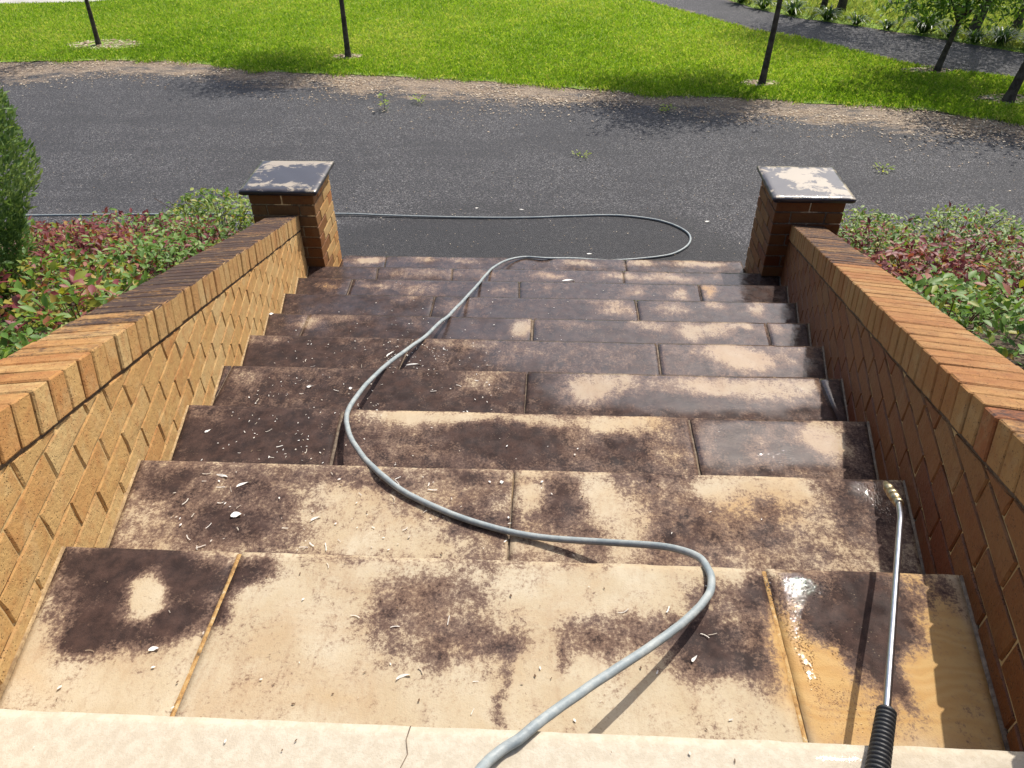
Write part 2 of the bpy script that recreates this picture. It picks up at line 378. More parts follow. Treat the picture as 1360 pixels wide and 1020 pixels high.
def make_cap_mat():
    M = Mat("wet_cap_stone")
    pos = M.pos()
    n = M.noise(pos, 11, 5, 0.62, 0.5)
    f = M.noise(pos, 120, 3, 0.7)
    d = M.attr("dirt")
    m = M.math('ADD', d, M.math('ADD', M.math('MULTIPLY', M.math('SUBTRACT', n, 0.5), 2.2), M.math('MULTIPLY', M.math('SUBTRACT', f, 0.5), 0.3)))
    col = M.mix(M.step(m, 0.38, 0.62), (0.31, 0.255, 0.185), (0.022, 0.018, 0.024))  # black stain plus mirrored tree crowns painted into the cap colour
    M.set(**{"Base Color": col, "Roughness": 0.5, "Normal": M.bump(f, 0.3, 0.003), "Coat Weight": 0.6, "Coat Roughness": 0.07})
    M.L(M.bump(M.noise(pos, 30, 3), 0.12, 0.01), M.b.inputs["Coat Normal"])
    return M.m

def make_asphalt_mat():
    M = Mat("asphalt")
    pos = M.pos()
    v = M.voronoi(pos, 115, "Color")
    sep = M.new("ShaderNodeSeparateColor")
    M.L(v, sep.inputs[0])
    chip = sep.outputs[0]
    dist = M.voronoi(pos, 115)
    big = M.noise(pos, 1.1, 5, 0.6)
    streak = M.noise(M.scale(pos, (0.5, 3.2, 1)), 1.0, 4, 0.6)
    col = M.ramp(chip, [(0.0, (0.014, 0.014, 0.016)), (0.5, (0.046, 0.045, 0.050)), (0.84, (0.092, 0.090, 0.095)), (1.0, (0.23, 0.22, 0.215))])
    col = M.mix(M.step(M.math('ADD', big, M.math('MULTIPLY', M.math('SUBTRACT', streak, 0.5), 0.7)), 0.38, 0.68, 0, 0.5), col, (0.032, 0.032, 0.036))
    # pale dust and litter where it collects
    lit = M.attr("litter")
    ln = M.noise(M.scale(pos, (2.2, 4.5, 1)), 1.0, 6, 0.7)
    lf = M.noise(pos, 75, 3, 0.75)
    lm = M.math('ADD', lit, M.math('ADD', M.math('MULTIPLY', M.math('SUBTRACT', ln, 0.5), 1.7), M.math('MULTIPLY', M.math('SUBTRACT', lf, 0.5), 0.7)))
    lcol = M.mix(M.step(M.noise(pos, 55, 4, 0.8), 0.38, 0.65), (0.16, 0.108, 0.070), (0.43, 0.34, 0.245))
    col = M.mix(M.step(lm, 0.46, 0.82, 0, 0.92), col, lcol)
    # wet patch near the hose
    wet = M.attr("wet")
    wm = M.step(M.math('ADD', wet, M.math('MULTIPLY', M.math('SUBTRACT', M.noise(pos, 3.5, 4, 0.6), 0.5), 0.7)), 0.3, 0.7)
    col = M.mix(M.math('MULTIPLY', wm, 0.7), col, (0.012, 0.012, 0.015))
    h = M.math('ADD', M.math('MULTIPLY', dist, -0.8), M.math('MULTIPLY', chip, 0.5))
    return M.set(**{"Base Color": col, "Roughness": M.math('SUBTRACT', 0.82, M.math('MULTIPLY', wm, 0.12)), "Normal": M.bump(h, 1.0, 0.008), "Specular IOR Level": 0.4})

def make_simple(name, col, rough=0.6, metal=0.0, bump=None, spec=0.5, var=None):
    M = Mat(name)
    pos = M.coord("Object")
    c = col
    if var:
        c = M.mix(M.step(M.noise(pos, var[1], 4, 0.65), 0.35, 0.68), col, var[0])
    kw = {"Base Color": c, "Roughness": rough, "Metallic": metal, "Specular IOR Level": spec}
    if bump:
        kw["Normal"] = M.bump(M.noise(pos, bump[0], 4, 0.65), bump[1], 0.004)
    return M.set(**kw)

def make_leaf_mat(name, stops, rough=0.45, trans=0.45, spec=0.4):
    """colour from the per-leaf attribute 'shade'; part of the light passes through"""
    M = Mat(name)
    s = M.attr("shade")
    col = M.ramp(s, stops)
    M.set(**{"Base Color": col, "Roughness": rough, "Specular IOR Level": spec})
    tr = M.new("ShaderNodeBsdfTranslucent")
    bright = M.mix(1.0, col, (1.35, 1.25, 0.7), 'MULTIPLY')
    M.L(bright, tr.inputs[0])
    mx = M.new("ShaderNodeMixShader")
    mx.inputs[0].default_value = trans
    M.L(M.b.outputs[0], mx.inputs[1])
    M.L(tr.outputs[0], mx.inputs[2])
    M.L(mx.outputs[0], M.out.inputs[0])
    return M.m

BRICK = make_brick_mat()
MORTAR = make_mortar_mat("sandy_mortar", (0.44, 0.29, 0.115), (0.54, 0.38, 0.18))
MORTAR_DARK = make_mortar_mat("grimy_mortar", (0.10, 0.07, 0.05), (0.22, 0.17, 0.12))
MORTAR_MID = make_mortar_mat('stained_mortar', (0.20, 0.125, 0.06), (0.40, 0.28, 0.14))
def make_joint_mat():
    M = Mat("patchy_joint_mortar")
    pos = M.pos()
    n = M.noise(pos, 45, 5, 0.75)
    c = M.ramp(n, [(0.30, (0.10, 0.062, 0.03)), (0.45, (0.36, 0.20, 0.065)), (0.58, (0.42, 0.28, 0.115)), (0.72, (0.60, 0.54, 0.44))])
    return M.set(**{"Base Color": c, "Roughness": 0.9, "Normal": M.bump(n, 0.8, 0.005)})
MORTAR_ORANGE = make_joint_mat()
STONE = make_stone_mat()
CAP = make_cap_mat()
ASPHALT = make_asphalt_mat()

def make_soil(name, c1, c2, sc):
    M = Mat(name)
    pos = M.pos()
    n = M.noise(pos, sc, 6, 0.7)
    n2 = M.noise(pos, 0.5, 3, 0.6)
    c = M.mix(M.step(n, 0.35, 0.65), c1, c2)
    c = M.mix(M.step(n2, 0.4, 0.65, 0, 0.4), c, tuple(x * 1.25 for x in c2))
    return M.set(**{"Base Color": c, "Roughness": 0.95, "Normal": M.bump(n, 0.7, 0.02)})
SOIL = make_soil("bed_mulch", (0.035, 0.022, 0.014), (0.10, 0.066, 0.04), 30)
LAWN_BASE = make_soil("lawn_thatch", (0.11, 0.18, 0.018), (0.18, 0.27, 0.028), 24)
FIELD = make_soil("rough_field", (0.12, 0.17, 0.04), (0.20, 0.24, 0.07), 14)
GRASS = make_leaf_mat("grass_blade", [(0.0, (0.065, 0.15, 0.010)), (0.45, (0.175, 0.315, 0.022)), (0.8, (0.285, 0.43, 0.045)), (1.0, (0.42, 0.46, 0.13))], 0.5, 0.55, 0.3)
FGRASS = make_leaf_mat("field_grass_blade", [(0.0, (0.12, 0.18, 0.03)), (0.6, (0.25, 0.33, 0.07)), (1.0, (0.42, 0.44, 0.18))], 0.6, 0.45, 0.25)
LEAF = make_leaf_mat("groundcover_leaf", [(0.0, (0.115, 0.022, 0.030)), (0.18, (0.20, 0.045, 0.050)), (0.30, (0.29, 0.105, 0.070)), (0.38, (0.34, 0.22, 0.05)), (0.46, (0.26, 0.28, 0.035)), (0.56, (0.13, 0.24, 0.03)), (0.75, (0.085, 0.17, 0.035)), (0.9, (0.21, 0.31, 0.085)), (1.0, (0.38, 0.43, 0.20))], 0.5, 0.35, 0.35)
CONIFER = make_leaf_mat("conifer_spray", [(0.0, (0.05, 0.10, 0.028)), (0.5, (0.10, 0.18, 0.055)), (1.0, (0.24, 0.33, 0.13))], 0.7, 0.35, 0.2)
TREELEAF = make_leaf_mat("tree_leaflet", [(0.0, (0.030, 0.075, 0.014)), (0.5, (0.13, 0.25, 0.032)), (1.0, (0.25, 0.37, 0.07))], 0.5, 0.5, 0.35)
STRAP = make_leaf_mat("strap_leaf", [(0.0, (0.025, 0.060, 0.014)), (0.5, (0.060, 0.125, 0.022)), (1.0, (0.15, 0.22, 0.05))], 0.4, 0.3, 0.5)
BARK = make_simple("bark", (0.045, 0.034, 0.026), 0.9, 0, (45, 0.8), 0.2, ((0.10, 0.08, 0.062), 14))
TWIG = make_simple("twig", (0.16, 0.10, 0.06), 0.8, 0, (60, 0.5), 0.2, ((0.09, 0.05, 0.03), 20))
HOSE_M = make_simple("grey_rubber_hose", (0.215, 0.25, 0.26), 0.5, 0, (150, 0.2), 0.4, ((0.32, 0.345, 0.335), 28))
STEEL = make_simple("steel_tube", (0.46, 0.47, 0.50), 0.30, 1.0, (300, 0.05), 0.5, ((0.36, 0.37, 0.41), 40))
BRASS = make_simple("worn_brass", (0.50, 0.42, 0.27), 0.38, 1.0, (220, 0.12), 0.5, ((0.33, 0.26, 0.16), 60))
RUBBER = make_simple("black_rubber", (0.016, 0.016, 0.017), 0.5, 0, (200, 0.1), 0.5)
CHIP = make_leaf_mat("litter_chip", [(0.0, (0.12, 0.07, 0.04)), (0.5, (0.36, 0.27, 0.18)), (1.0, (0.66, 0.58, 0.46))], 0.8, 0.1, 0.2)
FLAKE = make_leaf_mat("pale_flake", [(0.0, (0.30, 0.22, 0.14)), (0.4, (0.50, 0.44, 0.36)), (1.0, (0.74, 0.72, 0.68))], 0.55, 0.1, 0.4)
WIRE = make_simple("galvanised_wire", (0.30, 0.30, 0.30), 0.5, 0.8)
TIMBER = make_simple("weathered_timber", (0.16, 0.12, 0.09), 0.9, 0, (30, 0.6), 0.2, ((0.24, 0.20, 0.16), 9))
CONCRETE = make_simple("pale_concrete", (0.42, 0.40, 0.37), 0.85, 0, (40, 0.3), 0.3, ((0.34, 0.33, 0.31), 3))
# ------------------------------------------------------------------ ground
def interp_poly(x, poly):
    xs = [p[0] for p in poly]
    ys = [p[1] for p in poly]
    return np.interp(x, xs, ys)
GRASS_EDGE = [(-40, 14.0), (-12, 11.4), (-7.21, 11.01), (-5.77, 11.15), (-4.47, 11.09), (-3.18, 10.62), (-2.16, 10.53), (-0.74, 10.38), (0.76, 10.07), (1.77, 9.86), (2.54, 9.63), (3.71, 9.59), (4.42, 9.37), (5.52, 9.28), (6.26, 8.86), (6.74, 8.74), (10, 8.1), (40, 2)]
ASPH_EDGE = [(-40, 12.6), (-6.48, 9.77), (-5.99, 10.04), (-5.14, 10.3), (-3.41, 10.02), (-2.02, 9.54), (-0.56, 9.12), (0.79, 9.06), (1.74, 9.25), (3.51, 8.61), (4.34, 8.38), (5.51, 8.05), (6.38, 7.96), (10, 7.3), (40, 1.0)]
PATH_NEAR = [(-2, 26), (1.5, 17.6), (2.7, 15.25), (3.33, 14.41), (3.78, 13.86), (4.38, 13.0), (5.01, 12.58), (5.63, 11.85), (6.17, 11.15), (6.67, 10.79), (7.54, 10.46), (12, 9.2), (30, 5)]
PATH_FAR = [(0, 29), (2.9, 18.5), (4.18, 15.58), (4.69, 14.54), (5.31, 13.82), (5.96, 13.41), (6.56, 12.97), (7.21, 12.47), (8.11, 11.68), (13, 9.9), (30, 6)]
def polyline_y(x, poly):
    return interp_poly(x, poly)
def vnoise(x, y, f, seed=0.0):
    return np.array([mnoise.noise(Vector((a * f + seed, b * f - seed, seed))) for a, b in zip(x, y)])

def structure(name, me, mat):
    o = mesh_obj(name, me, None, mat)
    o["kind"] = "structure"
    return o

# far ground: one sheet to the horizon
me = np_mesh("ground", [(-300, -40, ZG - 0.02), (300, -40, ZG - 0.02), (300, 420, ZG - 0.02), (-300, 420, ZG - 0.02)], [(0, 1, 2, 3)])
structure("field", me, FIELD)

# driveway, dense enough to carry its litter and wet marks
nx, ny = 190, 120
xs = np.linspace(-14, 14, nx)
X, Y = np.meshgrid(xs, np.linspace(0, 1, ny))
ye = interp_poly(X.ravel(), GRASS_EDGE).reshape(X.shape) + 0.35
Y = 2.0 + (ye - 2.0) * Y
Z = np.full(X.shape, ZG) + 0.006 * np.sin(X * 1.3) * np.cos(Y * 1.1) - 0.003
idx = np.arange(nx * ny).reshape(ny, nx)
F = np.stack([idx[:-1, :-1], idx[:-1, 1:], idx[1:, 1:], idx[1:, :-1]], -1).reshape(-1, 4)
me = np_mesh("driveway", np.stack([X, Y, Z], -1).reshape(-1, 3), F, True)
gx, gy = X.ravel(), Y.ravel()
ea = interp_poly(gx, ASPH_EDGE)
eg = interp_poly(gx, GRASS_EDGE)
lit = np.clip((gy - ea) / np.maximum(eg - ea, 0.2), -1.2, 1.0)
lit = np.where(lit < 0, 0.24 + lit * 0.5, 0.36 + 0.42 * np.clip(lit * 1.6, 0, 1))
for cx, cy, rx_, ry_, a_ in [(2.9, 7.6, 1.3, 0.35, 0.45), (1.3, 7.5, 0.9, 0.25, 0.28), (-2.3, 7.2, 1.0, 0.4, 0.25), (-4, 8.4, 0.9, 0.5, 0.2), (4.5, 7.4, 1.2, 0.4, 0.2)]:
    lit += a_ * np.exp(-((gx - cx) / rx_) ** 2 - ((gy - cy) / ry_) ** 2)
attr(me, "litter", lit)
wet = np.zeros_like(gx)
for cx, cy, rx_, ry_, a_ in [(0.9, 5.45, 1.7, 0.6, 1.0), (2.1, 6.0, 0.5, 0.4, 0.5), (2.4, 5.3, 0.4, 0.4, 0.6), (0.4, 6.3, 0.8, 0.3, 0.4), (-0.3, 5.6, 0.6, 0.4, 0.5)]:
    wet += a_ * np.exp(-((gx - cx) / rx_) ** 2 - ((gy - cy) / ry_) ** 2)
attr(me, "wet", wet)
structure("driveway", me, ASPHALT)

def strip_sheet(name, near, far, xs, z, mat, jag=0.05, dust=0.2):
    vs, fs, lt = [], [], []
    m = 7
    for i, x in enumerate(xs):
        y0 = float(interp_poly(x, near)) + jag * mnoise.noise(Vector((x * 3.1, 0, 3)))
        y1 = float(interp_poly(x, far)) + jag * mnoise.noise(Vector((x * 3.1, 5, 3)))
        for j in range(m):
            s = j / (m - 1)
            vs.append((x, y0 + (y1 - y0) * s, z))
            lt.append(dust + 0.35 * (s > 0.99 or s < 0.01))
    for i in range(len(xs) - 1):
        for j in range(m - 1):
            a0 = i * m + j
            fs.append((a0, a0 + m, a0 + m + 1, a0 + 1))
    me = np_mesh(name, vs, fs)
    attr(me, "litter", lt)
    attr(me, "wet", np.zeros(len(vs)))
    return structure(name, me, mat)
# lawn soil and the second path beyond it
FARLINE = [(-40, 40), (40, 40)]
strip_sheet("lawn", GRASS_EDGE, FARLINE, np.linspace(-20, 16, 140), ZG + 0.006, LAWN_BASE, 0.10)
strip_sheet("asphalt_path", PATH_NEAR, PATH_FAR, np.linspace(-1.9, 14, 110), ZG + 0.012, ASPHALT, 0.05, 0.22)
strip_sheet("concrete_path", [(-30, 14.75), (-9.4, 14.80), (-7.8, 14.95), (-6.6, 15.6), (-4, 16.9)], [(-30, 16.2), (-9.4, 16.2), (-7.8, 16.3), (-6.6, 16.7), (-4, 17.6)], np.linspace(-20, -4.2, 40), ZG + 0.014, CONCRETE, 0.02)

# ------------------------------------------------------------------ grass blades
def blades(name, n, sampler, hmin, hmax, wid, mat, shade_fn):
    P = sampler(n)
    n = len(P)
    ang = rng.uniform(0, 2 * math.pi, n)
    h = rng.uniform(hmin, hmax, n)
    lean = rng.uniform(0.15, 0.9, n)
    la = rng.uniform(0, 2 * math.pi, n)
    dx, dy = np.cos(ang) * wid, np.sin(ang) * wid
    tip = np.stack([P[:, 0] + np.cos(la) * h * lean, P[:, 1] + np.sin(la) * h * lean, P[:, 2] + h * np.sqrt(1 - 0.6 * lean ** 2)], -1)
    mid = np.stack([P[:, 0] + np.cos(la) * h * lean * 0.35, P[:, 1] + np.sin(la) * h * lean * 0.35, P[:, 2] + h * 0.6], -1)
    V = np.empty((n, 4, 3))
    V[:, 0] = P + np.stack([-dx, -dy, 0 * dx], -1)
    V[:, 1] = P + np.stack([dx, dy, 0 * dx], -1)
    V[:, 2] = mid + np.stack([dx * .8, dy * .8, 0 * dx], -1)
    V[:, 3] = tip
    i0 = np.arange(n) * 4
    F = np.stack([i0, i0 + 1, i0 + 2, i0 + 3], -1)
    me = np_mesh(name, V.reshape(-1, 3), F)
    attr(me, "shade", np.repeat(shade_fn(P), 4))
    o = mesh_obj(name, me, None, mat)
    o["kind"] = "stuff"
    return o

TREE_BASES = [(-6.15, 11.99), (-1.98, 11.33), (3.94, 10.16), (6.51, 10.79), (6.91, 9.51)]
BARE = [(-6.05, 11.98, 0.62, 0.30), (-2.0, 11.36, 0.24, 0.14), (3.92, 10.18, 0.26, 0.14), (6.35, 10.78, 0.35, 0.15), (6.95, 9.56, 0.5, 0.2)]
def lawn_sampler(n):
    y = 8.5 + 8.0 * rng.random(n) ** 1.25
    x = 0.5 + (rng.random(n) - 0.5) * (y * 1.30 + 3.5)
    edge = interp_poly(x, GRASS_EDGE) + 0.10 * np.sin(x * 7.3) * np.sin(x * 2.9 + 1) + rng.normal(0, 0.06, n)
    k = y > edge
    pn, pf = interp_poly(x, PATH_NEAR), interp_poly(x, PATH_FAR)
    k &= ~((y > pn + 0.02) & (y < pf - 0.02))
    k &= ~(y > pf)
    for bx, by, rx_, ry_ in BARE:
        d = ((x - bx) / rx_) ** 2 + ((y - by) / ry_) ** 2
        k &= d > 0.55 + rng.random(n) * 0.8
    k &= ~((x < -4.2) & (y > interp_poly(x, [(-30, 14.75), (-9.4, 14.80), (-7.8, 14.95), (-6.6, 15.6), (-4, 16.9)])))
    return np.stack([x, y, np.full(n, ZG + 0.004)], -1)[k]
def lawn_shade(P):
    s = 0.62 + 0.16 * np.sin(P[:, 0] * 1.1 + 0.6 * np.sin(P[:, 1] * 1.7)) * np.sin(P[:, 1] * 0.9) + rng.normal(0, 0.23, len(P)) + 0.10 * np.sin(P[:, 0] * 5.3 + 2 * np.sin(P[:, 1] * 3.1)) * np.sin(P[:, 1] * 4.7 + np.sin(P[:, 0] * 2.3))
    e = P[:, 1] - interp_poly(P[:, 0], GRASS_EDGE)
    s -= 0.16 * np.exp(-(e / 0.7) ** 2)
    dead = rng.random(len(P)) < 0.035 + 0.12 * np.exp(-(e / 0.12) ** 2)
    s[dead] = 1.0
    return np.clip(s, 0, 1)
blades("lawn_grass", 620000, lawn_sampler, 0.025, 0.06, 0.0036, GRASS, lawn_shade)
def field_sampler(n):
    x = 3.0 + 12 * rng.random(n)
    y = 9.5 + 13 * rng.random(n)
    k = y > interp_poly(x, PATH_FAR) + 0.25 + rng.normal(0, 0.08, n)
    return np.stack([x, y, np.full(n, ZG - 0.01)], -1)[k]
blades("field_grass", 120000, field_sampler, 0.05, 0.14, 0.006, FGRASS, lambda P: np.clip(rng.normal(0.6, 0.22, len(P)), 0, 1))

# ------------------------------------------------------------------ litter
def chips(name, P, smin, smax, mat, shade, curl=0.35, parent=None):
    n = len(P)
    ang = rng.uniform(0, 2 * math.pi, n)
    L = rng.uniform(smin, smax, n)
    Wd = L * rng.uniform(0.22, 0.6, n)
    c, s = np.cos(ang), np.sin(ang)
    tl = rng.uniform(-curl, curl, n)
    V = np.empty((n, 6, 3))
    loc = [(-1, 0, 0), (-.3, -1, .3), (.4, -.8, .35), (1, 0.1, 0), (.35, .9, .3), (-.4, .8, .25)]
    for i, (a, b_, z) in enumerate(loc):
        u, v = a * L / 2 * rng.uniform(.8, 1.1, n), b_ * Wd / 2 * rng.uniform(.7, 1.2, n)
        V[:, i] = P + np.stack([c * u - s * v, s * u + c * v, 0.0015 + z * Wd * 0.25 + np.abs(tl) * L * .15 * (1 + a * np.sign(tl))], -1)
    i0 = np.arange(n) * 6
    F = np.concatenate([np.stack([i0, i0 + 1, i0 + 4, i0 + 5], -1), np.stack([i0 + 1, i0 + 2, i0 + 3, i0 + 4], -1)])
    me = np_mesh(name, V.reshape(-1, 3), F)
    attr(me, "shade", np.repeat(np.clip(shade, 0, 1), 6))
    o = mesh_obj(name, me, parent, mat)
    o["kind"] = "stuff"
    return o
n = 26000
x = rng.uniform(-8.5, 8.0, n)
ea, eg = interp_poly(x, ASPH_EDGE), interp_poly(x, GRASS_EDGE)
y = eg + 0.06 - (eg - ea) * np.abs(rng.normal(0, 0.55, n))
keep = np.array([mnoise.noise(Vector((a * .9, b_ * 2.2, 0))) for a, b_ in zip(x, y)]) > rng.uniform(-0.5, 0.35, n)
P = np.stack([x, y, np.full(n, ZG + 0.003)], -1)[keep]
chips("leaf_litter", P, 0.012, 0.045, CHIP, rng.normal(0.5, 0.25, len(P)))
n = 2600
P = np.stack([rng.uniform(-7, 7, n), rng.uniform(5.3, 9.6, n), np.full(n, ZG + 0.003)], -1)
chips("drive_gravel", P, 0.006, 0.018, CHIP, rng.normal(0.55, 0.25, n))
pb = []
for bx, by, rx_, ry_ in BARE:
    m_ = int(1800 * rx_ * ry_) + 60
    r_ = np.sqrt(rng.random(m_))
    a_ = rng.random(m_) * 6.283
    pb.append(np.stack([bx + rx_ * r_ * np.cos(a_), by + ry_ * r_ * np.sin(a_), np.full(m_, ZG + 0.012)], -1))
P = np.concatenate(pb)
chips("trunk_mulch", P, 0.03, 0.08, CHIP, rng.normal(0.5, 0.25, len(P)))

# ------------------------------------------------------------------ staircase
stair = thing("stone_staircase", "broad sandstone staircase stained black and half washed, descending between two brick walls", "stairs", (0.98, 2.4, ZG))
def child(name, me, mat, par):
    o = mesh_obj(name, me, par, mat)
    o.matrix_parent_inverse = Matrix.Translation(-par.location)
    return o

def blobsum(tab, k, x, y, gain=1.0, lift=0.0):
    b0, l = tab[k]
    v = np.full(x.shape, float(b0) + lift)
    for cx, cy, rx_, ry_, am in l:
        q_ = ((x - cx) / max(rx_, .01)) ** 2 + ((y - cy) / max(ry_, .012)) ** 2
        v += am * gain * np.exp(-0.9 * q_ ** 1.35)
    return v

def slab_mesh(name, k, y0, y1, xa0, xa1, xb0, xb1, ztop, thick=0.05, step=0.016, seed=0):
    """stone slab with left edge x from xa0 (at y0) to xa1 (at y1) and right edge xb0..xb1; worn arrises, slight undulation"""
    wx = max(xb0 - xa0, xb1 - xa1)
    nx = max(4, int(wx / step) + 1)
    ny = max(4, int((y1 - y0) / step) + 1)
    def axis(n):
        a = np.linspace(0, 1, n)
        return a
    s, tt = np.meshgrid(axis(nx), axis(ny))
    yy = y0 + (y1 - y0) * tt
    xx = (xa0 + (xa1 - xa0) * tt) * (1 - s) + (xb0 + (xb1 - xb0) * tt) * s
    z = np.zeros(xx.shape)
    fx, fy = xx.ravel(), yy.ravel()
    z = (0.0016 * vnoise(fx, fy, 5, seed) + 0.0007 * vnoise(fx, fy, 22, seed)).reshape(xx.shape)
    # worn edges
    rim = np.zeros(xx.shape, bool)
    rim[0, :] = rim[-1, :] = True
    rim[:, 0] = rim[:, -1] = True
    wear = 0.0035 + 0.0025 * np.abs(vnoise(fx, fy, 17, seed + 3)).reshape(xx.shape)
    z = np.where(rim, z - wear, z)
    jit = (0.0022 * vnoise(fx, fy, 12, seed + 9)).reshape(xx.shape)
    yy = np.where(tt >= 0.999, yy + jit, yy)
    top = np.stack([xx, yy, ztop + z], -1).reshape(-1, 3)
    idx = np.arange(nx * ny).reshape(ny, nx)
    F = np.stack([idx[:-1, :-1], idx[:-1, 1:], idx[1:, 1:], idx[1:, :-1]], -1).reshape(-1, 4)
    per = np.concatenate([idx[0, :], idx[1:, -1], idx[-1, -2::-1], idx[-2:0:-1, 0]])
    bot = top[per].copy()
    bot[:, 2] = ztop - thick
    b0 = len(top)
    n = len(per)
    j = np.arange(n)
    side = np.stack([per[(j + 1) % n], per[j], b0 + j, b0 + (j + 1) % n], -1)
    me = np_mesh(name, np.concatenate([top, bot]), np.concatenate([F, side]))
    ax = np.concatenate([fx, bot[:, 0]])
    ay = np.concatenate([fy, bot[:, 1]])
    wxx = ax + 0.05 * vnoise(ax, ay, 5, 4.0) + 0.022 * vnoise(ax, ay, 13, 6.0) + 0.008 * vnoise(ax, ay, 31, 8.0)
    wyy = ay + 0.055 * vnoise(ax, ay, 4, 14.0) + 0.018 * vnoise(ax, ay, 13, 16.0) + 0.008 * vnoise(ax, ay, 31, 18.0)
    attr(me, "dirt", blobsum(D, k, wxx, wyy, 1.0 if k < 3 else 1.45, 0.0 if k < 3 else 0.16))
    attr(me, "wet", blobsum(Wt, k, wxx, wyy))
    attr(me, "amber", blobsum(Am, k, wxx, wyy))
    return me

NOSE = {0: -0.004, 1: 0.504, 2: 0.993, 3: 1.469, 4: 1.957, 5: 2.452, 6: 2.926, 7: 3.431, 8: 3.936, 9: 4.420, 10: 4.920}
def box_mesh(name, pts8):
    me = np_mesh(name, pts8, [(0, 3, 2, 1), (4, 5, 6, 7), (0, 1, 5, 4), (1, 2, 6, 5), (2, 3, 7, 6), (3, 0, 4, 7)])
    return me
def side_limits(k, y):
    if k == 10:
        return (-0.605, 2.655)
    return (lx(y) + 0.006, rx(y) - 0.006)
for k in range(1, 11):
    y1 = NOSE[k]
    y0 = NOSE[k - 1] - 0.035
    z = -k * R
    xa0, xb0 = side_limits(k, y0)
    xa1, xb1 = side_limits(k, y1)
    edges = [(xa0, xa1, 0, 0)] + J[k] + [(xb0, xb1, 0, 0)]
    for i in range(len(edges) - 1):
        g0, g1 = edges[i][2] / 2, edges[i + 1][2] / 2
        me = slab_mesh("tread_slab", k, y0, y1, edges[i][0] + g0, edges[i][1] + g0, edges[i + 1][0] - g1, edges[i + 1][1] - g1, z + rnd.uniform(-.0015, .0015), 0.05, 0.016, k * 3.1 + i)
        o = child("tread_slab", me, STONE, stair)
        o["tone"] = rnd.random()
    for e in J[k]:
        g = e[2] / 2 + 0.001
        zt, zb = z - (0.0055 if e[3] else 0.010), z - 0.045
        V, m_ = [], 14
        for q_ in range(m_ + 1):
            f_ = q_ / m_
            yy = y0 + .004 + (y1 - y0 - .010) * f_
            xc = e[0] + (e[1] - e[0]) * f_
            ja, jb, jz = rnd.uniform(-.0022, .0005), rnd.uniform(-.0005, .0022), rnd.uniform(-.0025, .0012)
            V += [(xc - g + ja, yy, zb), (xc - g + ja, yy, zt + jz - .0015), (xc, yy, zt + jz + (.0015 if e[3] else 0)), (xc + g + jb, yy, zt + jz - .0015), (xc + g + jb, yy, zb)]
        Fq = [(5 * q_ + c_, 5 * q_ + c_ + 5, 5 * q_ + c_ + 6, 5 * q_ + c_ + 1) for q_ in range(m_) for c_ in range(4)]
        child("mortar_joint", np_mesh("mortar_joint", V, Fq), MORTAR_ORANGE if e[3] else MORTAR_DARK, stair)
    # riser below this nosing, set back under the overhang
    yr = y1 - 0.025
    xa, xb = side_limits(k, yr)
    zb = z - R - 0.03 if k < 10 else ZG - 0.03
    zt = z - 0.052
    me = box_mesh("riser", [(xa, yr - .09, zb), (xb, yr - .09, zb), (xb, yr, zb), (xa, yr, zb), (xa, yr - .09, zt), (xb, yr - .09, zt), (xb, yr, zt), (xa, yr, zt)])
    for nm in ("dirt", "wet", "amber"):
        attr(me, nm, [0.75 if nm == "dirt" else 0.4] * 8)
    child("riser", me, STONE, stair)
    # grout fillets where the slabs meet the walls
    if k < 10:
        for sgn, fn in ((1, lx), (-1, rx)):
            yb = NOSE[k - 1] + 0.0
            pts = []
            for yy in (yb, y1 - 0.004):
                x0 = fn(yy) - sgn * 0.004
                pts += [(x0, yy, z - .03), (x0, yy, z + .003 + rnd.uniform(-.003, .002)), (x0 + sgn * .010, yy, z + .0005), (x0 + sgn * .010, yy, z - .03)]
            me = np_mesh("wall_grout", pts, [(0, 1, 5, 4), (1, 2, 6, 5), (2, 3, 7, 6), (0, 3, 2, 1), (4, 5, 6, 7)])
            child("wall_grout", me, MORTAR_MID if sgn > 0 else MORTAR_DARK, stair)
me = box_mesh("riser", [(0.0, -.12, -R - .03), (W0, -.12, -R - .03), (W0, -.028, -R - .03), (0.0, -.028, -R - .03), (0, -.12, -.055), (W0, -.12, -.055), (W0, -.028, -.055), (0, -.028, -.055)])
for nm in ("dirt", "wet", "amber"):
    attr(me, nm, [0.5] * 8)
child("riser", me, STONE, stair)
me = slab_mesh("landing_slab", 0, -0.62, NOSE[0], 0.03, 0.0, 1.93, 1.95, 0.0, 0.05, 0.016, 55)
o = child("landing_slab", me, STONE, stair)
o["tone"] = 0.2
o["pale"] = 1.0
me = slab_mesh("landing_slab", 0, -3.0, -0.626, -0.1, -0.1, 2.1, 2.1, 0.0, 0.05, 0.1, 57)
child("landing_slab", me, STONE, stair)["tone"] = 0.3

# ------------------------------------------------------------------ bricks
def clip_poly(poly, f):
    """keep the part of a convex polygon where f(p) <= 0"""
    out = []
    for i in range(len(poly)):
        p, q_ = poly[i], poly[(i + 1) % len(poly)]
        fp, fq = f(p), f(q_)
        if fp <= 0:
            out.append(p)
        if (fp < 0 < fq) or (fq < 0 < fp):
            s = fp / (fp - fq)
            out.append((p[0] + (q_[0] - p[0]) * s, p[1] + (q_[1] - p[1]) * s))
    return out

